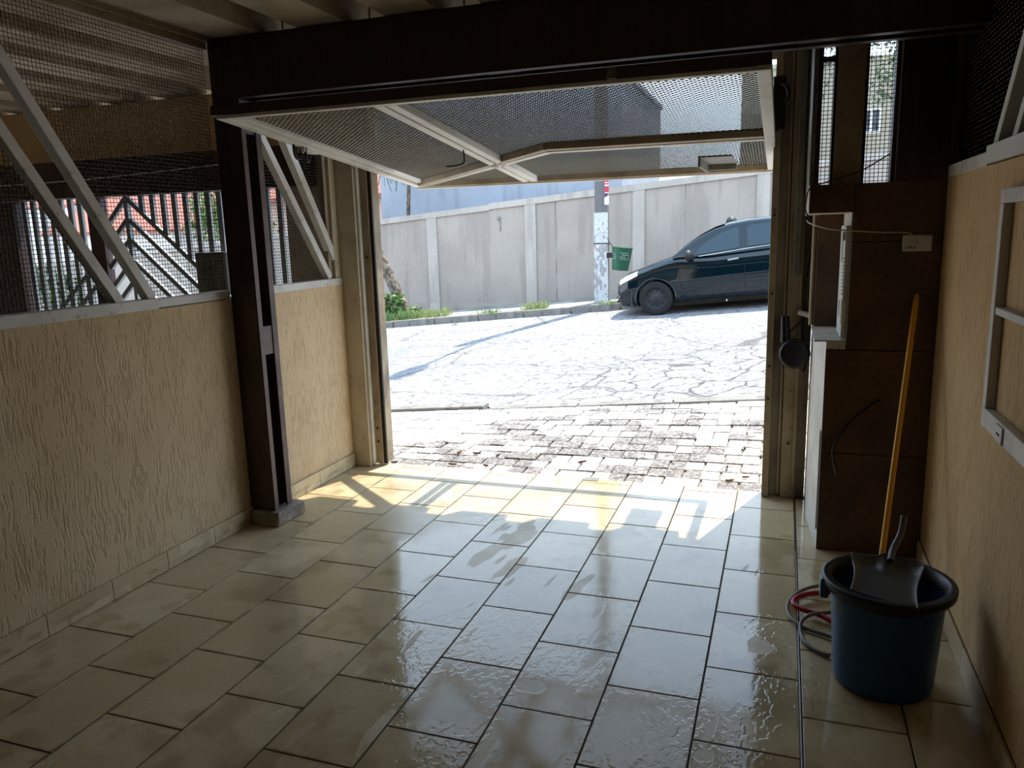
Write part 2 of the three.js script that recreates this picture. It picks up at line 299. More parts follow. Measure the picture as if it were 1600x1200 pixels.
// white tube-framed wire screen on the wall, up to the timber under the roof. Coordinates in its plane are (z, y)
const inL = (z, y, n = 0) => V(XL - 0.03 + n, y, z);
{
  const s = thing('mesh_screen', 'long wire mesh screen with pale slanting double bars on the cream wall', 'screen', [XL - 0.03, 1.318, -2.4]);
  const B = (z0, y0, z1, y1, w = 0.05) => bar(inL(z0, y0), inL(z1, y1), w, 0.05, V(1, 0, 0), 0.004);
  mk('bottom_rail', bx(XL - 0.055, XL + 0.006, 1.318, 1.372, -3.055, -0.6, 0.004), M.white, s);
  mk('bottom_rail', bx(XL - 0.055, XL - 0.004, 1.322, 1.368, -3.6, -3.058, 0.004), M.white, s);
  // the two slanting bars, parallel, with an open strip between them
  mk('slanting_bar', B(-2.225, 2.66, -3.035, 1.37), M.white, s);
  mk('slanting_bar', B(-1.985, 2.66, -2.835, 1.37), M.white, s);
  mk('top_rail', bx(XL - 0.055, XL - 0.005, 2.63, 2.665, -3.6, -0.6, 0.003), M.jamb, s);
  stuff(mk('wire_mesh', wires([[-3.6, 1.375], [-3.062, 1.375], [-2.24, 2.63], [-3.6, 2.63]], 0.0185, 0.0016, inL), M.wire, s));
  stuff(mk('wire_mesh', wires([[-2.80, 1.375], [-0.6, 1.375], [-0.6, 2.63], [-1.96, 2.63]], 0.0185, 0.0016, inL), M.wire, s));
  const s2 = thing('mesh_screen', 'short wire mesh screen between the timber post and the gate jamb', 'screen', [XL - 0.03, 1.318, -4.2]);
  mk('bottom_rail', bx(XL - 0.055, XL + 0.006, 1.318, 1.366, -4.77, -3.72, 0.004), M.white, s2);
  mk('stile', bx(XL - 0.055, XL - 0.002, 1.366, 2.63, -4.77, -4.7, 0.004), M.cream, s2);
  mk('stile', bx(XL - 0.06, XL - 0.02, 1.366, 2.63, -4.69, -4.655, 0.004), M.jamb, s2);
  mk('slanting_bar', B(-3.74, 2.62, -4.645, 1.37), M.white, s2);
  mk('slanting_bar', B(-4.02, 2.62, -4.72, 1.5, 0.055), M.white, s2);
  mk('top_rail', bx(XL - 0.055, XL - 0.005, 2.63, 2.665, -4.77, -3.72, 0.003), M.jamb, s2);
  stuff(mk('wire_mesh', wires([[-4.59, 1.37], [-3.72, 1.37], [-3.72, 2.56]], 0.0185, 0.0016, inL), M.wire, s2));
  stuff(mk('wire_mesh', wires([[-4.66, 1.63], [-4.66, 2.63], [-4.06, 2.63]], 0.0185, 0.0016, inL), M.wire, s2));
}
struct('trim_1', [bx(XL - 0.1, XL + 0.02, 2.665, 2.72, -4.77, BACK), bx(XL + 0.0, XL + 0.035, 2.69, 2.72, -3.6, BACK)], M.jamb, 'brownish timber plate running under the roof along the mesh screen', 'trim');

// ------------------------------------------------------------------ timber post and beam
{
  const p = thing('timber_post', 'dark brown double plank post on a stone block by the plaster wall', 'post', [-2.845, 0.085, -3.68]);
  mk('plank', bx(-2.918, -2.755, 0.085, 2.375, -3.635, -3.595, 0.003), M.wood, p);
  mk('plank', bx(-2.918, -2.755, 0.085, 2.375, -3.765, -3.715, 0.003), M.wood, p);
  for (const [a, b] of [[0.085, 0.1], [1.0, 1.16], [2.2, 2.375]]) mk('spacer_block', bx(-2.915, -2.757, a, b, -3.715, -3.635), M.wood, p);
  mk('edge_board', bx(-2.7545, -2.750, 0.087, 2.373, -3.633, -3.597, 0.001), M.woodEdge, p, 'paler worn edge of the plank');
  mk('edge_board', bx(-2.7545, -2.750, 0.087, 2.373, -3.763, -3.717, 0.001), M.woodEdge, p, 'paler worn edge of the plank');
  mk('edge_board', bx(-2.7565, -2.7555, 1.0, 1.16, -3.717, -3.633), M.woodEdge, p, 'paler worn edge of the spacer');
  const g = new RoundedBoxGeometry(0.225, 0.085, 0.27, 3, 0.014).translate(-2.822, 0.0425, -3.7), q = g.attributes.position;
  for (let i = 0; i < q.count; i++) { const x = q.getX(i), y = q.getY(i), z = q.getZ(i); q.setXYZ(i, x + 0.01 * (vn(y * 30, z * 22, 5) - 0.5) + 0.008 * (0.04 - y) / 0.04 * 0, y + (y > 0.04 ? 0.012 * (vn(x * 24, z * 24, 6) - 0.7) : 0), z + 0.012 * (vn(x * 22, y * 30, 7) - 0.5)); }
  g.computeVertexNormals();
  solo('stone_block', uvm(g, 0.5), M.stone, 'rough grey stone footing under the timber post', 'stone');
  const b = thing('timber_beam', 'massive dark brown timber beam across the garage above the raised gate', 'beam', [-1.0, 2.378, -3.68]);
  mk('plank', bx(-2.918, XR + 0.25, 2.378, CEIL - 0.004, -3.645, -3.595, 0.003), M.wood, b);
  mk('plank', bx(-2.918, XR + 0.25, 2.378, CEIL - 0.004, -3.775, -3.725, 0.003), M.wood, b);
  for (const x of [-2.83, -1.3, 0.1]) mk('spacer_block', bx(x - 0.08, x + 0.08, 2.39, CEIL - 0.01, -3.725, -3.645), M.wood, b);
}

// ------------------------------------------------------------------ roof: big fibre-cement channel sheets
{
  const c = struct('ceiling', [bx(-10.65, 5.2, 3.05, 3.09, -5.2, BACK)], M.roof, 'grey fibre-cement channel sheet roof seen from below', 'ceiling');
  const prof = (x) => { const t = (((x + 2.59) % 0.5) + 0.5) % 0.5; const k = t < 0.22 ? sstep(0, 0.06, t) * (1 - sstep(0.16, 0.22, t)) : 0; return CEIL + 0.21 * k + (t >= 0.22 ? 0.014 * Math.sin((t - 0.22) / 0.28 * Math.PI) * -0 : 0); };
  const T = [0, 0.012, 0.03, 0.048, 0.062, 0.11, 0.158, 0.172, 0.19, 0.208, 0.22, 0.29, 0.36, 0.43, 0.5];
  for (let k = -16; k < 16; k++) {
    const x0 = -2.59 + k * 0.5, zf = -5.36 + 0.03 * (hash(k, 2) - 0.5), pts = [];
    for (const t of T) pts.push([x0 + t, prof(x0 + Math.min(t, 0.4999))]);
    pts[pts.length - 1][1] = CEIL;
    const up = pts.slice().reverse().map(([a, b]) => [a, b + 0.009]);
    const g = extr([...pts, ...up], BACK - zf, (a, b, t) => V(a, b, zf + t));
    const m = mk('roof_sheet', toCreasedNormals(g, 0.7), M.roof, c);
    void m;
  }
  for (let k = 0; k < 7; k++) solo('hook_bolt', [cyl(V(-2.46 + k * 0.5, CEIL - 0.005, -3.62), V(-2.46 + k * 0.5, CEIL + 0.2, -3.62), 0.004, 0.004, 8)], M.darkMetal, 'thin dark bolt holding a roof sheet above the timber beam', 'bolt', 'roof bolts on the timber beam');
}

// ------------------------------------------------------------------ gate opening: jambs, lintel, raised gate
{
  const j = thing('gate_jamb', 'cream column with pale steel channel beside the short mesh screen', 'jamb', [-2.83, 0, ZG]);
  mk('column', bx(-3.07, -2.785, 0, 2.68, -4.97, -4.772, 0.006), M.cream, j);
  mk('edge_strip', bx(-2.787, -2.765, 0.01, 2.62, -4.85, -4.79, 0.006), M.white, j);
  mk('channel', [bx(-2.765, -2.712, 0.015, 2.62, -4.9, -4.825, 0.002), bx(-2.712, -2.69, 0.015, 2.62, -4.95, -4.86, 0.002)], M.jamb, j);
  mk('guide', bx(-2.712, -2.688, 0.012, 2.6, -4.858, -4.838, 0.002), M.darkMetal, j, 'dark steel guide');
  for (const y of [0.18, 0.28, 1.5]) mk('bolt', cyl(V(-2.74, y, -4.826), V(-2.74, y, -4.815), 0.008), M.darkMetal, j);
  const r = thing('gate_jamb', 'grimy brown steel jamb beside the brown tiled meter pillar', 'jamb', [0.03, 0, ZG]);
  mk('flange', bx(-0.085, -0.045, 0.004, 2.65, -4.93, -4.80, 0.003), M.jamb, r);
  mk('channel', bx(-0.045, 0.02, 0.004, 2.65, -4.93, -4.845, 0.002), M.jamb, r);
  mk('rib', bx(0.0, 0.014, 0.02, 2.6, -4.846, -4.825, 0.003), M.jamb, r);
  mk('plate', bx(0.02, 0.105, 0.004, 2.65, -4.93, -4.82, 0.003), M.jamb, r);
  mk('rib', bx(0.085, 0.1, 0.02, 2.6, -4.822, -4.80, 0.003), M.jamb, r);
  mk('plate', bx(0.105, 0.16, 0.004, 2.65, -4.93, -4.86, 0.003), M.jamb, r);
  mk('tube', bx(0.045, 0.085, 1.35, 2.65, -4.82, -4.775, 0.006), M.steel, r, 'grey upright tube');
  for (const [x, y] of [[-0.065, 0.62], [-0.065, 0.82], [-0.065, 1.25], [-0.065, 1.7], [0.06, 0.35]]) mk('bolt', cyl(V(x, y, -4.815), V(x, y, -4.79), 0.007), M.darkMetal, r);
  const l = thing('gate_lintel', 'pale steel lintel across the gate opening under the roof', 'lintel', [-1.4, 2.53, ZG]);
  mk('lintel_tube', bx(-2.785, 0.1, 2.60, 2.66, -4.9, -4.81, 0.004), M.white, l);
  mk('lintel_flange', bx(-2.785, -0.085, 2.56, 2.6, -4.9, -4.88, 0.002), M.jamb, l);
}
const GA = { y: 2.253, z: -3.324 }, GE = { y: 2.016, z: -5.585 }, GL = Math.hypot(GA.y - GE.y, GA.z - GE.z);
const gd = V(0, (GE.y - GA.y) / GL, (GE.z - GA.z) / GL), gn = V(0, gd.z * -1, gd.y).multiplyScalar(1);   // along the panel, and across it (upwards)
const onG = (x, b, n = 0) => V(x, GA.y, GA.z).addScaledVector(gd, b).addScaledVector(gn, n);
{
  const g = thing('tilting_gate', 'raised white tube and wire mesh tilt-up garage gate, hanging almost flat', 'gate', [-1.37, GA.y, GA.z]);
  const X0 = -2.685, X1 = -0.075, W = 0.055, T = 0.045;
  const P = (a0, b0, a1, b1, w = W, t = T, n = 0) => bar(onG(a0, b0, n), onG(a1, b1, n), w, t, gn, 0.004);
  mk('side_stile', P(X0 + W / 2, 0, X0 + W / 2, GL), M.white, g);
  mk('side_stile', P(X0 + W + 0.022, 0.03, X0 + W + 0.022, GL - 0.03, 0.04, 0.03, 0.01), M.white, g);
  mk('side_stile', P(X1 - W / 2, 0, X1 - W / 2, GL), M.white, g);
  mk('inner_rail', P(X0, 0.015, X1, 0.015, 0.03, 0.018, -0.014), M.white, g);
  mk('outer_rail', P(X0, GL - W / 2, X1, GL - W / 2), M.jamb, g);
  mk('outer_rail', P(X0, GL - 0.012, X1, GL - 0.012, 0.03, 0.05, -0.006), M.white, g);
  // stile and kinked rail of the decoration: two tubes side by side each
  const xs = -1.765, bk = 1.2;
  for (const d of [-0.035, 0.03]) mk('middle_stile', P(xs + d, 0.03, xs + d, GL, 0.05), M.white, g);
  const kx = -1.34, yb = (GL - 0.06);
  for (const d of [0, 0.075]) {
    mk('middle_rail', P(kx, bk + d, X1 - W, bk + 0.015 + d, 0.045), d ? M.white : M.jamb, g);
    mk('slanting_rail', P(X0 + W, yb - 0.03 + d * 0.4, kx, bk + d, 0.045), d ? M.white : M.jamb, g);
  }
  mk('slanting_rail', P(X0 + W, yb + 0.01, xs, 1.55, 0.03), M.white, g);
  mk('top_board', bar(onG(X0 - 0.03, 0.012, 0.02), onG(X1, 0.012, 0.02), 0.03, 0.048, gn, 0.003), M.wood, g, 'dark brown board on the upper edge of the gate');
  const pl = (a, b, n = 0) => onG(a, b, n + 0.016);
  stuff(mk('wire_mesh', wires([[X0 + 0.05, 0.04], [xs, 0.04], [xs, GL - 0.05], [X0 + 0.05, GL - 0.05]], 0.0165, 0.0018, pl), M.wireGate, g));
  stuff(mk('wire_mesh', wires([[xs, 0.04], [X1 - 0.05, 0.04], [X1 - 0.05, GL - 0.05], [xs, GL - 0.05]], 0.0165, 0.0018, pl), M.wireGate, g));
  mk('cover_plate', bx(-0.5, -0.31, 2.035, 2.045, -5.34, -4.76, 0.003), M.steel, g, 'grey sheet metal plate');
  const bp = g.children[g.children.length - 1]; bp.geometry.translate(1.37, -GA.y, -GA.z).rotateX(0).translate(-1.37, GA.y, GA.z);
  mk('letter_box', [bx(-0.5, -0.315, 2.0, 2.05, -5.34, -5.31, 0.003), bx(-0.5, -0.485, 1.985, 2.05, -5.34, -4.78, 0.003)], M.steel, g, 'grey metal box rim');
  // hanging latch hooks on the near side, pulley and cable at the far side
  mk('latch', [tube([onG(X0 + 0.02, 0.62, -0.02), onG(X0 + 0.02, 0.63, -0.07), onG(X0 + 0.02, 0.655, -0.095), onG(X0 + 0.02, 0.685, -0.08), onG(X0 + 0.02, 0.69, -0.03)], 0.008, 24, 8), tube([onG(X0 + 0.045, 0.7, -0.02), onG(X0 + 0.045, 0.705, -0.08), onG(X0 + 0.045, 0.725, -0.1), onG(X0 + 0.045, 0.75, -0.06)], 0.008, 24, 8)], M.darkMetal, g, 'dark iron hooks');
  mk('bracket', bx(X0, X0 + 0.05, 2.13, 2.16, -4.17, -4.0, 0.003), M.white, g);
  mk('bolt', tube([onG(-1.80, 1.05, -0.02), onG(-1.8, 1.06, -0.09), onG(-1.86, 1.09, -0.1), onG(-1.93, 1.1, -0.1)], 0.005, 24, 6), M.darkMetal, g);
  mk('hinge_tab', bar(onG(-0.72, 0.012, 0.02), onG(-0.68, 0.012, 0.02), 0.03, 0.05, gn), M.white, g);
  const pu = thing('cable_pulley', 'dark iron pulley and hanging wire at the top of the brown steel jamb', 'pulley', [-0.03, 2.3, -4.74]);
  const c1 = onZ(1211, 165, -4.76), c2 = onZ(1214, 195, -4.76);
  mk('wheel', [cyl(V(c1.x + 0.0, c1.y, -4.79), V(c1.x + 0.0, c1.y, -4.76), 0.035)], M.darkMetal, pu);
  mk('wheel', [cyl(V(c2.x, c2.y, -4.79), V(c2.x, c2.y, -4.76), 0.03)], M.darkMetal, pu);
  mk('plate', bx(c1.x - 0.012, c1.x + 0.055, c2.y - 0.02, c1.y + 0.16, -4.81, -4.792, 0.003), M.darkMetal, pu);
  mk('hook', tube([onZ(1222, 130, -4.78), onZ(1229, 135, -4.77), onZ(1232, 150, -4.77), onZ(1226, 158, -4.78), onZ(1214, 170, -4.77)], 0.01, 24, 8), M.darkMetal, pu);
  mk('cable', tube([onZ(1219, 198, -4.765), onZ(1213, 204, -4.765), onZ(1208, 212, -4.765), onZ(1207, 222, -4.765), onZ(1211, 224, -4.765)], 0.005, 24, 6), M.darkMetal, pu);
}

// ------------------------------------------------------------------ right side: meter pillar, dark post, mesh openings, plaster wall
{
  const p = thing('meter_pillar', 'dark brown tiled pillar with a white-painted meter niche, beside the jamb', 'pillar', [0.45, 0, -4.45]);
  const foot = [[0.205, -4.06], [XR, -4.06], [XR, -4.9], [0.165, -4.9], [0.165, -4.5]];
  mk('lower_core', extr(foot.map(([a, b]) => [a, -b]), 1.075, (a, b, t) => V(a, t, -b)), M.white, p, 'white-painted side with a small door');
  mk('upper_core', bx(0.29, XR, 1.075, 1.69, -4.9, -4.06), M.white, p);
  mk('niche_back', bx(0.165, 0.29, 1.075, 1.69, -4.9, -4.62), M.brownTile, p);
  mk('lintel_core', bx(0.098, XR, 1.69, 1.822, -4.9, -4.06, 0.002), M.cream, p);
  mk('grout_bed', bx(0.207, XR, 0, 1.06, -4.0605, -4.054), M.grout, p); mk('grout_bed', bx(0.296, XR, 1.06, 1.82, -4.0605, -4.054), M.grout, p);
  const rows = [[0.0, 0.515], [0.52, 1.035], [1.04, 1.55], [1.555, 1.822]];
  for (const [a, b] of rows) {
    const x0 = a > 1.5 ? 0.30 : a > 1.0 ? 0.295 : 0.205;
    mk('wall_tile', bx(x0, XR, a, b, -4.062, -4.05, 0.002, 0.9), M.brownTile, p);
  }
  mk('wall_tile', bx(0.205, 0.292, 1.04, 1.075, -4.062, -4.05, 0.002, 0.9), M.white, p);
  mk('wall_tile', bx(0.1, 0.297, 1.692, 1.822, -4.062, -4.05, 0.002, 0.9), M.brownTile, p);
  mk('ledge', bx(0.15, 0.292, 1.075, 1.083, -4.62, -4.052, 0.002), M.white, p);
  mk('small_door', bar(V(0.199, 0.1, -4.12), V(0.199, 0.62, -4.12), 0.1, 0.004, V(1, 0, 0.0)), M.white, p);
  mk('door_edge', [bar(V(0.199, 0.56, -4.16), V(0.1985, 0.72, -4.3), 0.006, 0.006, V(1, 0, 0)), bar(V(0.199, 0.1, -4.16), V(0.199, 0.56, -4.16), 0.005, 0.006, V(1, 0, 0))], M.steel, p, 'dark seam of the small door');
  mk('meter_board', bx(0.268, 0.289, 1.09, 1.63, -4.4, -4.07, 0.003), M.white, p, 'white board of the meter niche');
  mk('clip', bx(0.255, 0.268, 1.56, 1.6, -4.2, -4.08, 0.003), M.white, p);
  for (let i = 0; i < 11; i++) mk('slot', bx(0.2655, 0.2675, 1.3 + i * 0.017, 1.308 + i * 0.017, -4.13, -4.09), M.darkMetal, p);
  for (const [y, h, z] of [[1.45, 0.13, -4.22], [1.18, 0.08, -4.25], [1.16, 0.12, -4.08]]) mk('crack', bx(0.2655, 0.2675, y, y + h, z - 0.008, z), M.darkMetal, p);
  solo('pipe_stub', [cyl(V(0.09, 1.14, -4.79), V(0.17, 1.125, -4.72), 0.016)], M.white, 'short white conduit stub between jamb and meter niche', 'pipe');
  const cd = thing('conduit', 'thin upright conduit beside the meter niche', 'pipe', [0.15, 1.08, -4.74]);
  mk('tube', cyl(V(0.15, 1.08, -4.7), V(0.15, 1.69, -4.7), 0.012), M.cream, cd);
  const s = thing('switch_box', 'small white surface switch box on the brown tiled pillar', 'switch', [0.57, 1.545, -4.05]);
  mk('case', bx(0.51, 0.632, 1.505, 1.58, -4.05, -4.022, 0.006), M.white, s);
  mk('cover', bx(0.57, 0.628, 1.512, 1.574, -4.022, -4.016, 0.003), M.white, s);
  mk('mark', [0, 1, 2, 3, 4].map((i) => bx(0.522 + i * 0.009, 0.527 + i * 0.009, 1.518, 1.523 + 0.004 * (i % 3), -4.0225, -4.0213)), M.darkMetal, s, 'tiny dark lettering');
  solo('thin_cable', tube([V(0.1, 1.66, -4.4), V(0.12, 1.64, -4.1), V(0.2, 1.615, -4.03), V(0.3, 1.605, -4.04), V(0.42, 1.595, -4.043), V(0.53, 1.59, -4.045), V(0.55, 1.582, -4.04)], 0.0035, 60, 6), M.cream, 'thin pale cable slung from the pillar corner to the switch box', 'cable');
  solo('thin_cable', tube([V(0.11, 1.66, -4.04), V(0.086, 1.7, -4.05), V(0.085, 1.75, -4.06), V(0.1, 1.81, -4.05), V(0.16, 1.83, -4.04), V(0.32, 1.88, -4.07), V(0.44, 1.95, -4.08)], 0.0035, 60, 6), M.darkMetal, 'thin dark cable looping over the pillar lintel up to the mesh', 'cable');
  // round black device on the jamb with its cables
  const d = thing('round_siren', 'round black drum-shaped device hung on the grimy steel jamb', 'device', [0.07, 0.91, -4.76]);
  mk('drum', new THREE.LatheGeometry([[0, 0.05], [0.07, 0.05], [0.08, 0.042], [0.084, 0.02], [0.084, -0.03], [0.075, -0.05], [0, -0.05]].map(([a, b]) => new THREE.Vector2(a, b)), 36).rotateX(Math.PI / 2).translate(0.07, 0.91, -4.74), M.black, d);
  mk('ring', new THREE.TorusGeometry(0.082, 0.006, 8, 40).translate(0.07, 0.91, -4.715), M.darkMetal, d);
  mk('bracket', [cyl(V(0.02, 0.97, -4.77), V(0.012, 1.12, -4.78), 0.03, 0.024, 14)], M.black, d);
  solo('power_cable', tube([V(0.1, 0.83, -4.74), V(0.12, 0.8, -4.75), V(0.135, 0.83, -4.78), V(0.12, 0.95, -4.79), V(0.115, 1.1, -4.79), V(0.12, 1.14, -4.78)], 0.006, 50, 6), M.black, 'black cable hanging from the round device along the jamb', 'cable');
  solo('power_cable', tube([V(0.03, 1.02, -4.76), V(0.07, 1.06, -4.77), V(0.105, 1.1, -4.785), V(0.115, 1.16, -4.785), V(0.118, 1.32, -4.787), V(0.14, 1.5, -4.78), V(0.145, 1.7, -4.78)], 0.005, 60, 6), M.black, 'black cable rising from the round device to the roof side', 'cable');

  const q = thing('corner_post', 'blackish brown timber post standing on the tiled pillar in the corner', 'post', [0.56, 1.822, -4.1]);
  mk('plank', bx(0.462, XR - 0.002, 1.822, 2.68, -4.2, -4.04, 0.004), M.wood, q);
  mk('side_strip', bx(0.447, 0.462, 1.822, 2.68, -4.2, -4.1, 0.002), M.woodEdge, q);
  const f = thing('mesh_opening', 'two narrow mesh panels in a brown frame above the tiled pillar', 'screen', [0.28, 1.822, -4.16]);
  mk('post', bx(0.20, 0.322, 1.822, 2.66, -4.2, -4.11, 0.004), M.jamb, f, 'wide dull brown board');
  mk('bar', bx(0.188, 0.2, 1.822, 2.66, -4.18, -4.13, 0.002), M.wood, f);
  mk('bar', bx(0.322, 0.336, 1.822, 2.66, -4.18, -4.13, 0.002), M.wood, f);
  mk('bar', bx(0.118, 0.138, 1.822, 2.66, -4.2, -4.12, 0.003), M.wood, f);
  mk('crossbar', bx(0.1, 0.21, 2.385, 2.41, -4.17, -4.14, 0.002), M.wood, f);
  stuff(mk('wire_mesh', wires([[0.138, 1.825], [0.188, 1.825], [0.188, 2.66], [0.138, 2.66]], 0.0185, 0.0016, (a, b, n) => V(a, b, -4.15 + n)), M.wireDark, f));
  stuff(mk('wire_mesh', wires([[0.336, 1.825], [0.45, 1.825], [0.45, 2.66], [0.336, 2.66]], 0.0185, 0.0016, (a, b, n) => V(a, b, -4.15 + n)), M.wireDark, f));
  const sp = thing('facade_board', 'dull upright sheet beside the jamb below the roof edge', 'board', [0.12, 1.822, -4.5]);
  mk('sheet', bx(0.096, 0.116, 1.822, 2.66, -4.8, -4.12, 0.002), M.steel, sp);

  struct('wall_right', [bx(XR, XR + 0.15, -0.05, 1.83, -4.9, BACK)], M.plasterR, 'ochre combed plaster wall beside the blue bin', 'wall');
  const b = struct('baseboard_right', [bx(XR - 0.004, XR, 0, 0.098, -4.04, 1.8)], M.grout, 'row of skirting tiles along the ochre plaster wall', 'baseboard');
  for (let k = 0; k < 16; k++) { const z1 = -4.045 + (k + 1) * 0.348; const g = bx(XR - 0.014, XR - 0.004, 0.002, 0.1, z1 - 0.345, z1, 0.002), p2 = g.attributes.position, u = g.attributes.uv; for (let i = 0; i < p2.count; i++) u.setXY(i, FU(-1.2 + p2.getY(i)), FV(p2.getZ(i))); mk('skirting_tile', g, M.tileDry, b); }
  const r = thing('mesh_screen', 'shaded wire mesh screen with a pale slanting bar on the ochre wall', 'screen', [XR + 0.03, 1.83, -2.5]);
  const inR = (z, y, n = 0) => V(XR + 0.03 + n, y, z);
  mk('bottom_rail', bx(XR - 0.004, XR + 0.055, 1.83, 1.882, -4.04, -3.31, 0.004), M.white, r);
  mk('bottom_rail', bx(XR - 0.012, XR + 0.055, 1.836, 1.9, -3.3, -0.6, 0.004), M.white, r);
  mk('slanting_bar', bar(inR(-3.27, 1.89), inR(-2.62, 2.66), 0.045, 0.05, V(1, 0, 0), 0.004), M.white, r);
  mk('slanting_bar', bar(inR(-3.02, 1.89), inR(-2.37, 2.66), 0.045, 0.05, V(1, 0, 0), 0.004), M.white, r);
  mk('top_rail', bx(XR, XR + 0.055, 2.64, 2.68, -4.04, -0.6, 0.004), M.jamb, r);
  stuff(mk('wire_mesh', wires([[-4.04, 1.885], [-3.3, 1.885], [-2.66, 2.64], [-4.04, 2.64]], 0.0185, 0.0016, inR), M.wireDark, r));
  stuff(mk('wire_mesh', wires([[-2.98, 1.9], [-0.6, 1.9], [-0.6, 2.64], [-2.36, 2.64]], 0.0185, 0.0016, inR), M.wireDark, r));
  // window with a white frame and a socket on its sill board
  const w = struct('window_1', [bx(XR - 0.001, XR + 0.02, 1.02, 1.69, -2.9, -1.6)], M.plasterR, 'small white-framed window panel on the ochre wall', 'window');
  for (const g of [bx(XR - 0.03, XR, 0.955, 1.02, -2.95, -1.55, 0.004), bx(XR - 0.03, XR, 1.69, 1.735, -2.95, -1.55, 0.004), bx(XR - 0.03, XR, 1.02, 1.69, -2.95, -2.905, 0.004), bx(XR - 0.03, XR, 1.02, 1.69, -1.6, -1.55, 0.004), bx(XR - 0.026, XR, 1.335, 1.36, -2.905, -1.6, 0.003), bx(XR - 0.026, XR, 1.02, 1.69, -2.25, -2.22, 0.003)]) mk('window_frame', g, M.white, w);
  const o = thing('wall_socket', 'white socket on the lower frame of the small window', 'socket', [XR - 0.03, 0.985, -2.69]);
  mk('plate', bx(XR - 0.036, XR - 0.03, 0.958, 1.012, -2.735, -2.655, 0.006), M.white, o);
  for (const z of [-2.705, -2.685]) mk('hole', cyl(V(XR - 0.0385, 0.985, z), V(XR - 0.035, 0.985, z), 0.004, 0.004, 10), M.darkMetal, o);
}
struct('wall_back', [bx(XL - 0.15, 5.2, -0.1, 3.09, BACK, BACK + 0.15)], M.brownTile, 'brown tiled house wall at the inner end of the garage', 'wall');
struct('wall_back_neighbour', [bx(-10.6, XL - 0.15, -0.1, 3.09, BACK, BACK + 0.15)], M.plasterL, 'cream wall at the inner end of the carport next door', 'wall');
struct('wall_upper_left', [bx(XL - 0.15, XL, 1.318, 2.68, -0.6, BACK)], M.plasterL, 'plaster wall above the low wall behind the viewer', 'wall');
// the shaded room on the right of the mesh screen
struct('wall_far_right', [bx(4.9, 5.05, -0.1, 3.09, -4.9, BACK), bx(XR + 0.15, 5.05, -0.1, 3.09, -5.0, -4.9), bx(XR + 0.15, 5.05, -0.1, 0, -4.9, BACK), bx(XR, XR + 0.15, 1.83, 3.09, -0.6, BACK), bx(XR, XR + 0.15, 1.83, 2.7, -4.9, -4.2)], M.plasterR, 'walls of the neighbouring shaded room seen through the mesh', 'wall');

// ------------------------------------------------------------------ next door on the left: floor, walls, beam, slatted gate
{
  struct('neighbour_floor', [bx(-10.5, XL - 0.15, -0.2, 0, -4.95, BACK)], M.farTrim, 'concrete floor of the carport next door', 'floor');
  struct('wall_neighbour', [bx(-10.65, -10.5, -0.2, 3.09, -5.0, BACK)], M.tan, 'tan side wall of the carport next door', 'wall');
  struct('wall_neighbour_front', [bx(-10.5, XL - 0.15, 2.27, 2.68, -4.98, -4.86)], M.tan, 'tan wall band above the brown beam next door', 'wall');
  struct('wall_neighbour_column', [bx(-6.4, -6.02, 0, 2.27, -4.98, -4.84)], std({ map: woodTex, roughness: 0.6 }), 'dark brown column beside the slatted gate next door', 'wall');
  solo('neighbour_beam', [bx(-10.5, XL - 0.15, 1.995, 2.27, -4.84, -4.7, 0.004)], M.wood, 'dark brown beam above the slatted gate next door', 'beam');
  solo('gate_pillar', [bx(-3.4, XL - 0.15, 0, 2.27, -4.95, -4.86, 0.01)], M.cream, 'cream pillar between the slatted gate and the gate jamb', 'pillar');
  const g = thing('slatted_gate', 'grey slatted metal gate with chevron bars in the carport next door', 'gate', [-4.7, 0, -4.9]);
  const metal = std({ color: 0x8d9499, roughness: 0.5 }), z = -4.9;
  mk('frame_rail', bx(-6.02, -3.42, 2.0, 2.05, z - 0.02, z + 0.02), metal, g);
  mk('frame_rail', bx(-6.02, -3.42, 0.08, 0.13, z - 0.02, z + 0.02), metal, g);
  mk('gate_stile', bx(-5.24, -5.1, 0.05, 2.03, z - 0.02, z + 0.05), M.wood, g, 'brown upright of the gate');
  mk('gate_stile', bx(-4.89, -4.86, 0.13, 2.0, z - 0.02, z + 0.02), metal, g);
  for (let x = -5.98; x < -5.28; x += 0.1) mk('slat', bx(x, x + 0.045, 0.13, 2.0, z - 0.012, z + 0.012), metal, g);
  const B = (x0, y0, x1, y1) => mk('slanting_slat', bar(V(x0, y0, z), V(x1, y1, z), 0.035, 0.03, V(0, 0, 1)), metal, g);
  for (let i = 0; i < 9; i++) {                             // chevrons falling away from the middle stile
    const y = 1.98 - i * 0.16, L = Math.min(1.4, (y - 0.13) / 0.87);
    B(-4.86, y, -4.86 + L, y - L * 0.87);
    const l2 = Math.min(0.22, (y - 0.13) / 1.0); if (l2 > 0.03) B(-4.89, y, -4.89 - l2, y - l2 * 0.95);
  }
  for (let i = 0; i < 5; i++) B(-5.24, 1.5 - i * 0.16, -5.95, 0.9 - i * 0.16);
  for (let x = -4.75; x < -3.45; x += 0.105) mk('slat', bx(x, x + 0.04, 1.98 - (x + 4.86) * 0.87, 2.0, z - 0.012, z + 0.012), metal, g);
  solo('meter_cabinet', [bx(-4.12, -3.85, 1.25, 1.56, -4.86, -4.72, 0.006)], M.steel, 'grey cabinet fixed beside the slatted gate next door', 'cabinet');
  solo('clothes_line', tube([V(-8.6, 2.12, -4.3), V(-5, 2.08, -4.3), V(-3.1, 2.14, -4.3)], 0.003, 40, 5), M.white, 'thin white line strung below the brown beam next door', 'line');
}

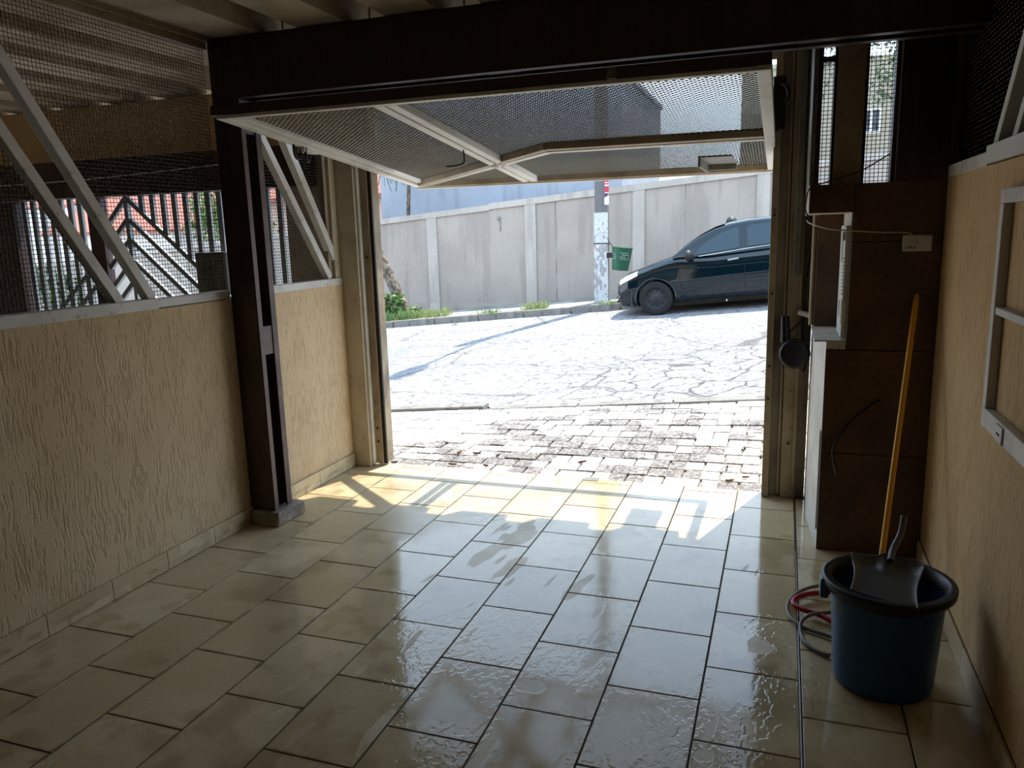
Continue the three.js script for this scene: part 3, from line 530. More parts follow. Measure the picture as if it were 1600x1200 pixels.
// ------------------------------------------------------------------ pavement in front, road, far kerb and walk
const PX0 = -6, PX1 = 2.4, PZ0 = -7.4, PZ1 = -4.8;
const wetWalk = (x, z) => {                                // the water that ran out of the garage, soaking part of the paving
  const n = fbm(x * 2.2, z * 2.6, 1101, 5), d = Math.hypot((x + 1.15) / 1.55, (z + 5.65) / 1.15);
  return sstep(0.0, 0.16, n - 0.12 - 0.34 * d + 0.2 * sstep(-5.75, -5.2, z) * sstep(-2.6, -2.0, x) * sstep(-0.1, -0.5, x));
};
const paverMap = tex(1280, 400, (u, v) => {
  const x = PX0 + u * (PX1 - PX0), z = PZ1 - v * (PZ1 - PZ0), w = wetWalk(x, z);
  const k = hash(Math.floor(x / 0.24 + (Math.floor((z + 4.9) / 0.165) & 1) * 0.5), Math.floor((z + 4.9) / 0.165), 77), sp = vn(x * 90, z * 90, 1121), sp2 = fbm(x * 30, z * 30, 1131, 3);
  const ww = clamp(w * (0.35 + 1.1 * sstep(0.25, 0.6, k)) * (0.6 + 0.8 * sstep(0.35, 0.6, sp2)));
  let c = mix3([200, 197, 193], [180, 175, 170], sp2); c = mix3(c, [104, 99, 97], 0.92 * ww); const t = (sp - 0.5) * (40 + 50 * ww); return [c[0] + t, c[1] + t, c[2] + t];
}, true, false);
M.paver = std({ map: paverMap, roughness: 0.9 });
M.soil = std({ map: rep(concTex([164, 158, 150], [140, 133, 124], 1151), 0.8), roughness: 1 });
{
  const g = grid(60, 16, (u, v) => { const x = -16 + u * 24, z = -4.9 - v * 2.25; return [x, walk(x, z) - 0.022, z]; });
  const f = struct('pavement', [uvm(g)], M.soil, 'sloping paved forecourt between the garage and the road', 'pavement');
  let r = 0;
  for (let z = -4.915; z > -6.93; z -= 0.168, r++) for (let x = -4.6 + (r & 1) * 0.12; x < 0.9; x += 0.243) {
    const zc = z - 0.08, xc = x + 0.118, skew = 0.18 * (z + 4.9) * -0.0, y = walk(xc, zc) + rr(-0.005, 0.004);
    const w = 0.234 + rr(-0.01, 0.006), d = 0.157 + rr(-0.006, 0.005);
    const b = new RoundedBoxGeometry(w, 0.05, d, 1, 0.006); uvm(b);
    const nx = (walk(xc + 0.1, zc) - walk(xc - 0.1, zc)) / 0.2, nz = (walk(xc, zc + 0.1) - walk(xc, zc - 0.1)) / 0.2;
    b.applyMatrix4(new THREE.Matrix4().makeRotationFromEuler(new THREE.Euler(-Math.atan(nz), rr(-0.025, 0.025), Math.atan(nx))));
    b.translate(xc + skew, y - 0.025, zc);
    const p = b.attributes.position, u = b.attributes.uv;
    for (let i = 0; i < p.count; i++) u.setXY(i, (p.getX(i) - PX0) / (PX1 - PX0), (PZ1 - p.getZ(i)) / (PZ1 - PZ0));
    mk('paving_stone', b, M.paver, f);
  }
  const kerb = (x0, x1, z0, z1, up, mat, parent) => { for (let x = x0; x < x1 - 0.2; x += 0.9) { const e = Math.min(x + 0.89, x1), g2 = grid(1, 1, () => [0, 0, 0]); void g2; const b = new RoundedBoxGeometry(e - x, 0.3, Math.abs(z1 - z0), 1, 0.012); uvm(b); b.rotateZ(Math.atan(0.083)); b.translate((x + e) / 2, road((x + e) / 2, (z0 + z1) / 2) - 0.15 + up, (z0 + z1) / 2); mk('kerb_stone', b, mat, parent); } };
  const kn = struct('kerb_near', [bx(-4, -3.9, -0.6, -0.5, -7.1, -7.0)], M.concrete, 'low kerb between the paved forecourt and the road', 'kerb');
  kerb(-12, -2.75, -7.13, -6.95, 0.035, M.concrete, kn); kerb(-2.7, 6, -7.13, -6.95, 0.004, M.concrete, kn);
}
const RX0 = -13, RX1 = 5, RZ0 = -15.2, RZ1 = -7.05;
const roadMap = tex(1664, 754, (u, v) => {
  const x = RX0 + u * (RX1 - RX0), z = RZ1 - v * (RZ1 - RZ0);
  const n = fbm(x * 0.9, z * 1.1, 1201, 5), sp = vn(x * 46, z * 46, 1211), sp2 = fbm(x * 18, z * 18, 1221, 3);
  let c = mix3([142, 139, 139], [126, 124, 124], sstep(0.3, 0.7, n)); c = mix3(c, [84, 82, 82], 0.7 * sstep(0.58, 0.72, sp2));
  const wx = x + 0.35 * (fbm(x * 2, z * 2, 1231, 3) - 0.5), wz = z + 0.35 * (fbm(x * 2, z * 2, 1241, 3) - 0.5);
  const [a, b] = worley(wx * 2.6, wz * 2.6, 1251), [a2, b2] = worley(wx * 0.45, wz * 0.5, 1261);
  const zone = sstep(0.5, 0.62, fbm(x * 0.6 + 4, z * 0.7, 1271, 3) * 0.5 + 0.5 * sstep(-3.2, -1.4, x) * sstep(-11.5, -9.5, z));
  c = mix3(c, [62, 58, 56], 0.85 * zone * sstep(0.07, 0.03, b - a));
  c = mix3(c, [70, 66, 64], 0.7 * sstep(0.02, 0.008, b2 - a2));
  c = mix3(c, [96, 92, 90], 0.6 * sstep(0.03, 0.01, Math.abs(z + 12.6 + 0.1 * fbm(x, 3, 1281, 3) - 0.02 * x)));   // a long seam
  if (x < -5.3 && z > -11.7 && z < -10.0 && x - 0.25 * (z + 11.7) < -5.8) c = mix3(c, [112, 112, 116], 0.8);            // an older dark repair
  const t = (sp - 0.5) * 44; return [c[0] + t, c[1] + t, c[2] + t];
}, true, false);
roadMap.wrapS = roadMap.wrapT = THREE.MirroredRepeatWrapping;
{
  const g = grid(60, 20, (u, v) => { const x = -40 + u * 64, z = -7.08 - v * 8.1; return [x, road(x, z), z]; }), p = g.attributes.position, uu = g.attributes.uv;
  for (let i = 0; i < p.count; i++) uu.setXY(i, (p.getX(i) - RX0) / (RX1 - RX0), (RZ1 - p.getZ(i)) / (RZ1 - RZ0));
  struct('road', [g], std({ map: roadMap, roughness: 0.92 }), 'sunlit cracked asphalt street rising to one side', 'road');
  const s = grid(30, 6, (u, v) => { const x = -40 + u * 64, z = ZC - 0.1 - v * 9.5; return [x, road(x, ZC) + 0.13, z]; });
  struct('far_pavement', [uvm(s)], M.concrete, 'concrete pavement along the grey wall across the street', 'pavement');
  const kf = struct('kerb_far', [bx(-4, -3.9, -0.9, -0.8, ZC - 0.1, ZC)], M.concrete, 'concrete kerb of the pavement across the street', 'kerb');
  for (let x = -20; x < 8; x += 1.0) { const b = new RoundedBoxGeometry(0.985, 0.34, 0.16, 1, 0.02); uvm(b, 1); b.rotateZ(Math.atan(0.083)); b.translate(x + 0.5, road(x + 0.5, ZC) - 0.03 + rr(-0.006, 0.006), ZC - 0.06 + rr(-0.01, 0.01)); mk('kerb_stone', b, M.concrete, kf); }
}
const wy = (x) => road(x, ZC) + 0.13;                      // top of the far pavement

// ------------------------------------------------------------------ wall across the street
{
  const slopeBox = (x0, x1, yb, yt, z0, z1) => { const g = bx(x0, x1, 0, 1, z0, z1), p = g.attributes.position; for (let i = 0; i < p.count; i++) { const x = p.getX(i); p.setY(i, p.getY(i) > 0.5 ? yt(x) : yb(x)); } return uvm(g); };
  const H = 2.34, top = (x) => wy(x) + H;
  const w = struct('wall_street', [slopeBox(-30, 14, (x) => wy(x) - 0.2, top, ZW - 0.2, ZW)], M.farWall, 'long grey rendered wall with pilasters across the street', 'wall');
  const P = [677, 830, 998, 1192].map((px, i) => onZ(px, [400, 390, 370, 330][i], ZW).x);
  const step = P[1] - P[0];
  for (const x of [P[0] - 3 * step, P[0] - 2 * step, P[0] - step, ...P, P[3] + step, P[3] + 2 * step, P[3] + 3 * step]) mk('pilaster', slopeBox(x - 0.13, x + 0.13, (q) => wy(q) - 0.05, (q) => top(q) - 0.09, ZW, ZW + 0.035), M.farTrim, w);
  mk('coping', slopeBox(-30, P[1] - 1.0, (x) => top(x) - 0.11, (x) => top(x) + 0.02, ZW - 0.22, ZW + 0.045), M.farTrim, w);
  mk('coping', slopeBox(P[1] - 1.0, 14, (x) => top(x) - 0.09, (x) => top(x) + 0.05, ZW - 0.22, ZW + 0.045), M.farTrim, w);
  for (const [px, py] of [[869, 400], [1070, 380]]) { const x = onZ(px, py, ZW).x; mk('joint', slopeBox(x - 0.012, x + 0.012, (q) => wy(q), (q) => top(q) - 0.1, ZW, ZW + 0.004), M.concrete, w); }
  const k = onZ(779, 341, ZW + 0.02); solo('wall_bracket', [cyl(V(k.x, k.y, ZW), V(k.x, k.y, ZW + 0.08), 0.05, 0.03, 12), cyl(V(k.x + 0.03, k.y - 0.3, ZW + 0.01), V(k.x + 0.03, k.y, ZW + 0.02), 0.012, 0.012, 8)], M.concrete, 'small round fitting with a drip pipe on the grey street wall', 'fitting');
}
// ------------------------------------------------------------------ houses behind the street wall
function house(label, x0, x1, y1, z0, z1, wallMat, roofMat, windows, roofH = 1.2, name = 'house') {
  const h = thing(name, label, 'house', [(x0 + x1) / 2, wy((x0 + x1) / 2), (z0 + z1) / 2]);
  mk('wall', bx(x0, x1, wy(x0) - 1, y1, z0, z1), wallMat, h);
  if (roofMat) { const o = 0.35, xm = (z0 + z1) / 2; mk('roof', extr([[-(z1 + o), y1], [-xm, y1 + roofH], [-(z0 - o), y1], [-(z0 - o), y1 - 0.12], [-xm, y1 + roofH - 0.12], [-(z1 + o), y1 - 0.12]], x1 - x0 + 2 * o, (a, b, t) => V(x0 - o + t, b, -a)), roofMat, h); }
  else mk('parapet', bx(x0 - 0.06, x1 + 0.06, y1, y1 + 0.12, z0 - 0.06, z1 + 0.06), wallMat, h);
  for (const [x, y, w, hh] of windows) {
    const f = mk('window', [bx(x - w / 2 - 0.06, x + w / 2 + 0.06, y - hh / 2 - 0.06, y - hh / 2, z1, z1 + 0.06), bx(x - w / 2 - 0.06, x + w / 2 + 0.06, y + hh / 2, y + hh / 2 + 0.06, z1, z1 + 0.06), bx(x - w / 2 - 0.06, x - w / 2, y - hh / 2, y + hh / 2, z1, z1 + 0.06), bx(x + w / 2, x + w / 2 + 0.06, y - hh / 2, y + hh / 2, z1, z1 + 0.06), bx(x - 0.03, x + 0.03, y - hh / 2, y + hh / 2, z1, z1 + 0.05)], M.white, h);
    mk('pane', bx(x - w / 2, x + w / 2, y - hh / 2, y + hh / 2, z1 + 0.005, z1 + 0.02), M.paneDark ??= std({ color: 0x2a3138, roughness: 0.1 }), f);
  }
  return h;
}
const plainTex = (a, b, s) => std({ map: rep(softTex(a, b, s), 5), roughness: 0.95 });
M.roofTile = std({ map: rep(tex(256, 256, (u, v) => { const r = 0.5 + 0.5 * Math.sin(u * Math.PI * 2 * 16), n = fbm(u * 16, v * 16, 1301, 4, 16); return mix3([168, 104, 86], [128, 74, 62], 0.5 * r + 0.5 * n); }), 4), roughness: 0.9 });
{
  const blue = plainTex([150, 156, 166], [142, 148, 158], 1311), pink = plainTex([206, 178, 166], [190, 160, 148], 1321), olive = plainTex([164, 156, 138], [148, 140, 124], 1331), whiteW = plainTex([232, 230, 226], [214, 212, 208], 1341);
  const bl = onZ(595, 300, -19).x;
  house('plain blue-grey house wall rising behind the street wall', bl, bl + 6.5, 5.2, -25, -19, blue, null, []);
  house('pink house with a red tiled roof past the blue-grey house', bl - 8, bl - 0.5, 3.0, -29, -23, pink, M.roofTile, [[bl - 3, 1.9, 1.2, 1.0]], 1.6);
  const a = onZ(1290, 150, -26).x, b = onZ(1420, 150, -26).x, wn = onZ(1361, 189, -26), tp = onZ(1385, 92, -26);
  house('olive beige house with a barred window above the street wall', a - 2.4, b + 4, tp.y, -32, -26, olive, null, [[wn.x, wn.y, 0.42, 0.6]]);
  const c0 = onZ(0, 380, -24).x, c1 = onZ(130, 380, -24).x;
  house('white house glimpsed through the slatted gate next door', c0 - 3, c1 - 0.5, 3.2, -30, -24, whiteW, M.roofTile, [[c0 + 1, 1.5, 1.2, 1.2]], 1.4);
  house('low white house with a red tiled roof beyond the chevron gate', c1 + 0.2, c1 + 6.2, 2.1, -29, -22.5, whiteW, M.roofTile, [[c1 + 2, 1.0, 1.2, 0.9], [c1 + 4.6, 1.0, 1.2, 0.9]], 1.7);
}
// trees behind and along the street
function tree(label, x, z, h, r, mat, n, size, lean = [0, 0], name = 'tree', crownY = 0) {
  const y0 = wy(x) - 0.05, t = thing(name, label, 'tree', [x, y0, z]), top = V(x + lean[0], y0 + h, z + lean[1]);
  mk('trunk', tube([V(x, y0, z), V(x + lean[0] * 0.45, y0 + h * 0.4, z + lean[1] * 0.4), top], 0.12, 24, 10), M.bark, t);
  const cl = Array.from({ length: 12 }, () => [top.x + rr(-r, r) * 0.75, top.y + crownY + rr(-0.6, 0.7) * r, top.z + rr(-r, r) * 0.6, r * rr(0.3, 0.55)]);
  for (const c of cl.slice(0, 5)) mk('branch', cyl(V(x + lean[0] * 0.8, y0 + h * 0.78, z + lean[1] * 0.8), V(c[0], c[1], c[2]), 0.05, 0.015, 6), M.bark, t);
  stuff(mk('foliage', leaves(n, () => { const c = cl[Math.floor(rnd() * cl.length)], d = V(rr(-1, 1), rr(-1, 1), rr(-1, 1)); while (d.lengthSq() > 1) d.set(rr(-1, 1), rr(-1, 1), rr(-1, 1)); return V(c[0], c[1], c[2]).addScaledVector(d, c[3]); }, size), mat, t));
  return t;
}
{
  const b = onY(639, 494, wy(-8.8));
  const lt = onZ(590, 392, ZC - 1.0);
  const base = V(onZ(640, 494, ZC - 1.0).x, 0, ZC - 1.0);
  void b;
  const tl = thing('leaning_tree', 'tree with a thick bare trunk leaning over the far pavement', 'tree', [base.x, wy(base.x), base.z]);
  const dir = V(lt.x - base.x, lt.y - wy(base.x), 0);
  const T = (k) => V(base.x + dir.x * k - 0.12 * k * k * 0.3, wy(base.x) - 0.05 + dir.y * k, base.z - 0.05 * k);
  mk('trunk', [tube([T(0), T(0.4), T(0.9), T(1.6), T(2.4)], 0.13, 40, 10), cyl(T(0), T(0.18), 0.19, 0.13, 12)], M.bark, tl);
  const c = T(2.6); c.y += 0.7;
  for (let i = 0; i < 5; i++) mk('branch', cyl(T(2.2 + 0.04 * i), V(c.x + rr(-1.3, 1.3), c.y + rr(0, 0.9), c.z + rr(-1, 1)), 0.06, 0.015, 6), M.bark, tl);
  stuff(mk('foliage', leaves(3200, () => { const d = V(rr(-1, 1), rr(-1, 1), rr(-1, 1)); while (d.lengthSq() > 1) d.set(rr(-1, 1), rr(-1, 1), rr(-1, 1)); return V(c.x + d.x * 1.9, c.y + 0.5 + d.y * 1.1, c.z + d.z * 1.4); }, 0.12), M.leaf, tl));
  const hb = onZ(642, 282, ZW - 0.6);                       // strappy leaves drooping over the street wall
  const hp = thing('drooping_plant', 'strappy drooping leaves hanging above the street wall by the blue-grey house', 'plant', [hb.x, hb.y, ZW - 0.6]);
  const lg = []; for (let i = 0; i < 60; i++) { const a = V(hb.x + rr(-0.75, 0.75), hb.y + rr(0.25, 0.8), ZW - 0.6 + rr(-0.4, 0.4)), e = a.clone().add(V(rr(-0.15, 0.15), -rr(0.25, 0.6), rr(-0.1, 0.1))); lg.push(bar(a, e, 0.022, 0.004, V(rr(-1, 1), 0, 1))); }
  stuff(mk('leaf_blades', lg, M.leafDark, hp));
  mk('stem', tube([V(hb.x - 0.3, wy(hb.x) - 0.2, ZW - 0.7), V(hb.x - 0.2, hb.y - 0.6, ZW - 0.8), V(hb.x, hb.y + 0.7, ZW - 0.6)], 0.05, 20, 8), M.bark, hp);
  const tr = onZ(1385, 105, -24), tr2 = onZ(1290, 110, -24.5);
  tree('leafy tree in front of the olive beige house, seen through the mesh', tr.x + 0.5, -23.5, tr.y - wy(tr.x) - 0.1, 1.3, M.leafDark, 900, 0.14);
  tree('smaller tree beside the olive beige house seen through the narrow mesh', tr2.x - 0.6, -24.2, tr2.y - wy(tr2.x) - 0.1, 0.9, M.leafDark, 500, 0.14);
  for (const [px, z, h, r, m, lab] of [[345, -19.5, 3.4, 1.4, M.leaf, 'bushy tree behind the street wall beyond the chevron gate'], [60, -13.2, 1.4, 0.7, M.leafDark, 'low roadside shrub tree seen through the upright slats']]) { const p = onZ(px, 330, z); tree(lab, p.x, z, h, r, m, 1600, 0.15); }
}
// bushes and grass along the far kerb
function bush(label, px, py, z, rx, ry, n, size, mat, name = 'bush') {
  const p = onZ(px, py, z), g = thing(name, label, 'plant', [p.x, wy(p.x), z]);
  mk('stems', Array.from({ length: 5 }, () => cyl(V(p.x, wy(p.x) - 0.02, z), V(p.x + rr(-rx, rx) * 0.7, wy(p.x) + ry * rr(0.6, 1.2), z + rr(-0.2, 0.2)), 0.012, 0.005, 5)), M.leafDark, g);
  stuff(mk('foliage', leaves(n, () => { const d = V(rr(-1, 1), rr(0, 1), rr(-1, 1)); return V(p.x + d.x * rx * (1 - 0.4 * d.y), wy(p.x) + d.y * ry, z + d.z * rx * 0.5); }, size), mat, g));
}
bush('leafy green bush at the foot of the leaning tree', 612, 480, ZC - 0.75, 0.34, 0.55, 420, 0.13, M.leaf);
bush('small green sprout on the other side of the leaning trunk', 648, 480, ZC - 0.7, 0.2, 0.22, 120, 0.1, M.leaf);
function tuft(label, px, z, rx, n, h, mat) {
  const p = onZ(px, 495, z), g = thing('grass_tuft', label, 'grass', [p.x, wy(p.x), z]);
  const L = []; for (let i = 0; i < n; i++) { const a = V(p.x + rr(-rx, rx), 0, z + rr(-0.2, 0.2)); a.y = wy(a.x) - 0.02; L.push(bar(a, a.clone().add(V(rr(-0.12, 0.12), h * rr(0.5, 1.1), rr(-0.1, 0.1))), 0.014, 0.003, V(rr(-1, 1), 0, rr(0.2, 1)))); }
  stuff(mk('blades', L, mat, g));
}
tuft('patch of grass and weeds below the leaning tree', 662, ZC - 0.35, 0.6, 260, 0.2, M.grassLight);
tuft('weeds at the kerb below the leafy bush', 620, ZC - 0.25, 0.45, 180, 0.2, M.leaf);
tuft('light green tuft of grass on the kerb left of the utility pole', 838, ZC - 0.3, 0.25, 120, 0.16, M.grassLight);
tuft('small dry weed at the kerb below the utility pole', 960, ZC - 0.1, 0.35, 60, 0.08, M.grassLight);
tuft('sparse weeds growing from the kerb joint', 764, ZC - 0.05, 0.18, 40, 0.1, M.leaf);

// ------------------------------------------------------------------ utility pole, hanging bin
{
  const z = ZC - 0.75, p = onZ(941, 470, z), x = p.x, y0 = wy(x), w = 0.135;
  const pole = thing('utility_pole', 'grey concrete utility pole plastered with torn white posters', 'pole', [x, y0, z]);
  const shaft = new THREE.BoxGeometry(2 * w, 9, 0.2, 1, 1, 1); { const q = shaft.attributes.position; for (let i = 0; i < q.count; i++) { const k = (q.getY(i) + 4.5) / 9; q.setX(i, q.getX(i) * (1 - 0.3 * k)); q.setZ(i, q.getZ(i) * (1 - 0.3 * k)); } shaft.computeVertexNormals(); shaft.translate(x, y0 + 4.4, z); }
  mk('shaft', uvm(shaft), plainTex([120, 116, 116], [100, 97, 98], 1401), pole);
  const yb = y0 + 0.0, yt = onZ(941, 332, z + 0.1).y, hh = yt - yb;
  const poster = tex(256, 1024, (u, v) => { const n = fbm(u * 6, v * 22, 1411, 5), s = fbm(u * 30, v * 90, 1421, 3), band = sstep(0.62, 0.7, v) + sstep(0.2, 0.14, v); const torn = sstep(0.46, 0.54, n + 0.16 * band); let c = mix3([150, 147, 145], [196, 195, 194], torn); const ink = sstep(0.6, 0.64, s) * torn * (v > 0.66 || v < 0.2 ? 1 : 0.2); c = mix3(c, [150, 150, 152], ink); return c; }, true, false);
  const pg = bx(x - w - 0.004, x + w + 0.004, yb, yt, z + 0.08, z + 0.106), pp = pg.attributes.position, pu = pg.attributes.uv; for (let i = 0; i < pp.count; i++) pu.setXY(i, (pp.getX(i) - x + w) / (2 * w), (pp.getY(i) - yb) / hh);
  mk('poster_layer', pg, std({ map: poster, roughness: 0.9 }), pole, 'torn white posters');
  const s0 = onZ(953, 300, z + 0.12), s1 = onZ(953, 317, z + 0.12);
  mk('sign', bx(x + w * 0.62, x + w + 0.03, s0.y - 0.02, s0.y + 0.32, z + 0.095, z + 0.112), std({ map: tex(64, 256, (u, v) => (v > 0.35 && v < 0.38) || (v > 0.5 && v < 0.53) || (v > 0.56 && v < 0.58) ? [222, 190, 190] : [172, 52, 60]), roughness: 0.6 }), pole, 'red sticker sign');
  mk('sign', bx(x + w * 0.6, x + w + 0.03, s1.y - 0.03, s0.y - 0.03, z + 0.095, z + 0.112), std({ map: tex(64, 64, (u, v) => Math.hypot(u - 0.5, v - 0.5) < 0.22 ? [60, 60, 80] : [232, 232, 236]), roughness: 0.6 }), pole, 'white number sticker');
  mk('strap', bx(x - w - 0.012, x + w + 0.012, y0 + 1.18, y0 + 1.2, z - 0.11, z + 0.115), M.darkMetal, pole);
  mk('lamp_arm', tube([V(x, y0 + 7.2, z + 0.1), V(x, y0 + 7.55, z + 1.0), V(x, y0 + 7.65, z + 2.4)], 0.04, 24, 8), M.steel, pole);
  mk('lamp_head', new THREE.SphereGeometry(0.5, 20, 12).scale(0.36, 0.24, 1.1).translate(x, y0 + 7.65, z + 2.75), M.steel, pole);
  // green litter bin
  const c = onZ(971, 404, z + 0.1), R0 = 0.205, R1 = 0.165, hb = 0.44, bin = thing('litter_bin', 'green perforated litter bin hung on the utility pole', 'bin', [c.x, c.y - hb / 2, z + 0.1]);
  const hole = tex(256, 256, (u, v) => { const a = (u * 28) % 1 - 0.5, b = (v * 11) % 1 - 0.5, i = Math.floor(u * 28), j = Math.floor(v * 11); return (j >= 5 && j < 9 && (i % 7) < 5 && ((i + j * 3) % 7 !== 0)) && Math.hypot(a, b) < 0.3 ? 0 : 1; }, false);
  const green = std({ color: 0x0c4a32, roughness: 0.5, side: THREE.DoubleSide });
  const body = std({ color: 0x0c4a32, roughness: 0.5, side: THREE.DoubleSide, alphaMap: hole, alphaTest: 0.5 });
  const tilt = (g) => { g.rotateZ(-0.1); return g.translate(c.x, c.y, z + 0.12); };
  mk('shell', tilt(new THREE.CylinderGeometry(R0, R1, hb, 40, 1, true)), body, bin);
  mk('bag_liner', tilt(new THREE.CylinderGeometry(R0 * 0.95, R1 * 0.95, hb * 0.96, 36, 1, true)), std({ color: 0xd8dadb, roughness: 0.8, side: THREE.DoubleSide }), bin, 'pale bag showing through the holes');
  mk('base', tilt(new THREE.CylinderGeometry(R1, R1 * 0.96, 0.02, 36).translate(0, -hb / 2, 0)), green, bin);
  mk('rim', tilt(new THREE.TorusGeometry(R0, 0.012, 8, 40).rotateX(Math.PI / 2).translate(0, hb / 2, 0)), green, bin);
  mk('hanger', [tube([V(x + w, c.y + 0.42, z + 0.1), V(x + w + 0.06, c.y + 0.3, z + 0.1), V(c.x - 0.12, c.y + 0.18, z + 0.1)], 0.008, 20, 6), bx(x + w - 0.01, c.x - 0.17, c.y + 0.02, c.y + 0.12, z + 0.06, z + 0.14)], M.darkMetal, bin, 'dark bracket and wire');
}

// ------------------------------------------------------------------ parked car (front towards -x). Local: x from the front wheel, y from the ground, z towards the viewer
{
  const zc = -14.47, hw = 0.80, p = onZ(1026.5, 490, zc + hw);
  const car = thing('parked_car', 'black hatchback car parked at the far kerb', 'car', [p.x, road(p.x, zc + hw), zc]);
  car.rotation.z = Math.atan(0.083); origin.set(car, V(0, 0, 0));
  const paint = new THREE.MeshPhysicalMaterial({ color: 0x06151b, roughness: 0.4, metalness: 0, specularIntensity: 0.0, clearcoat: 1, clearcoatRoughness: 0.04 });
  const glass = new THREE.MeshPhysicalMaterial({ color: 0x1b313a, roughness: 0.3, specularIntensity: 0, clearcoat: 1, clearcoatRoughness: 0.02, side: THREE.DoubleSide });
  const trim = std({ color: 0x141416, roughness: 0.6 });
  const lerpT = (t, T) => { for (let i = 0; i + 1 < T.length; i++) if (t <= T[i + 1][0]) { const k = clamp((t - T[i][0]) / (T[i + 1][0] - T[i][0])); return T[i].map((a, j) => a + (T[i + 1][j] - a) * k); } return T[T.length - 1]; };
  // stations: x, top y, bottom y, half width
  const S = [[-0.74, 0.42, 0.30, 0.44], [-0.71, 0.56, 0.22, 0.58], [-0.64, 0.66, 0.19, 0.69], [-0.5, 0.735, 0.18, 0.755], [-0.3, 0.80, 0.18, 0.785], [0, 0.89, 0.19, 0.80], [0.25, 0.955, 0.2, 0.81], [0.42, 0.985, 0.21, 0.815], [1.0, 0.965, 0.22, 0.825], [1.6, 0.985, 0.22, 0.825], [2.4, 1.01, 0.22, 0.82], [2.9, 1.02, 0.24, 0.79], [3.1, 0.99, 0.28, 0.74], [3.17, 0.9, 0.34, 0.66]];
  const sec = (x) => { const [, t, b, w] = lerpT(x, S); return [[0, t + 0.035], [0.55 * w, t + 0.028], [0.8 * w, t + 0.006], [0.91 * w, t - 0.03], [0.965 * w, t - 0.1 * (t - b)], [w, t - 0.35 * (t - b)], [w * 0.995, t - 0.6 * (t - b)], [w * 0.975, t - 0.85 * (t - b)], [w * 0.94, b + 0.02], [w * 0.85, b], [0, b]]; };
  const nx = 80, half = 10, ring = 2 * half + 1;
  const body = grid(ring - 1 + 0, nx, (u, v) => { const x = -0.74 + v * 3.91, s = sec(x), k = Math.round(u * (ring - 1)), j = k <= half ? k : ring - 1 - k, sg = k <= half ? 1 : -1; return [x, s[j][1], sg * s[j][0]]; });
  const capF = []; for (const [x, flip] of [[-0.74, 1], [3.17, 0]]) { const s = sec(x); const sh = new THREE.Shape([...s.map(([z, y]) => new THREE.Vector2(z, y)), ...s.slice(1, -1).reverse().map(([z, y]) => new THREE.Vector2(-z, y))]); const g = new THREE.ShapeGeometry(sh).toNonIndexed(); const q = g.attributes.position; for (let i = 0; i < q.count; i++) q.setXYZ(i, x, q.getY(i), q.getX(i)); void flip; g.computeVertexNormals(); capF.push(g); }
  // wheel arches are cut out of the closed body
  let shell;
  try {
    const closed = mergeVertices(mergeGeometries([body.toNonIndexed(), ...capF].map((g) => { const c = g.clone(); c.deleteAttribute('uv'); c.deleteAttribute('normal'); return c; })), 1e-4); closed.computeVertexNormals();
    closed.setAttribute('uv', new THREE.Float32BufferAttribute(new Float32Array(closed.attributes.position.count * 2), 2));
    let A = new Brush(closed); A.updateMatrixWorld(); const ev = new Evaluator(); ev.useGroups = false;
    for (const x of [0, 2.49]) for (const s of [-1, 1]) { const c = new Brush(new THREE.CylinderGeometry(0.335, 0.335, 0.34, 40).rotateX(Math.PI / 2).translate(x, 0.3, s * 0.72)); c.updateMatrixWorld(); A = ev.evaluate(A, c, SUBTRACTION); }
    shell = A.geometry; shell = toCreasedNormals(shell, 0.5);
  } catch (e) { console.log('csg', e.message); shell = mergeGeometries([body.toNonIndexed(), ...capF]); }
  const P = (n, g, m, l) => { const k = mk(n, g, m, car, l); if (n !== 'x') k.material = m; return k; };
  P('body', shell, paint);
  // greenhouse: roof line lofted over the cabin
  const GH = [[0.33, 0.99, 0.70], [0.55, 1.15, 0.67], [0.8, 1.30, 0.635], [1.05, 1.405, 0.605], [1.3, 1.46, 0.585], [1.6, 1.485, 0.575], [2.1, 1.48, 0.57], [2.6, 1.44, 0.565], [2.85, 1.36, 0.56], [3.02, 1.18, 0.6], [3.1, 1.02, 0.64]];
  const gsec = (x) => { const [, t, w] = lerpT(x, GH); const b = lerpT(x, S), wb = Math.min(b[3] * 0.93, 0.765), yb = b[1] - 0.02, f = clamp((t - yb) / 0.45); const wt = wb + (w - wb) * f; return { t, yb, wb, wt, pts: [[0, t + 0.02 * f], [0.6 * wt, t + 0.014 * f], [0.88 * wt, t - 0.012 * f], [wt, t - 0.06 * f], [wb + (wt - wb) * 0.5, yb + (t - yb) * 0.48], [wb, yb]] }; };
  const gg = grid(10, 60, (u, v) => { const x = 0.33 + v * 2.77, s = gsec(x).pts, k = Math.round(u * 10), j = k <= 5 ? 5 - k : k - 5, sg = k <= 5 ? 1 : -1; return [x, s[j][1], sg * s[j][0]]; });
  P('cabin', gg, new THREE.MeshPhysicalMaterial({ color: 0x06151b, roughness: 0.4, specularIntensity: 0.0, clearcoat: 1, clearcoatRoughness: 0.04, side: THREE.DoubleSide }));
  // side window on the cabin's flank: z of the flank at (x, y)
  const flank = (x, y, o) => { const s = gsec(x), k = clamp((y - s.yb) / Math.max(0.02, s.t - 0.06 - s.yb), 0, 1); return s.wb + (s.wt - s.wb) * k + o; };
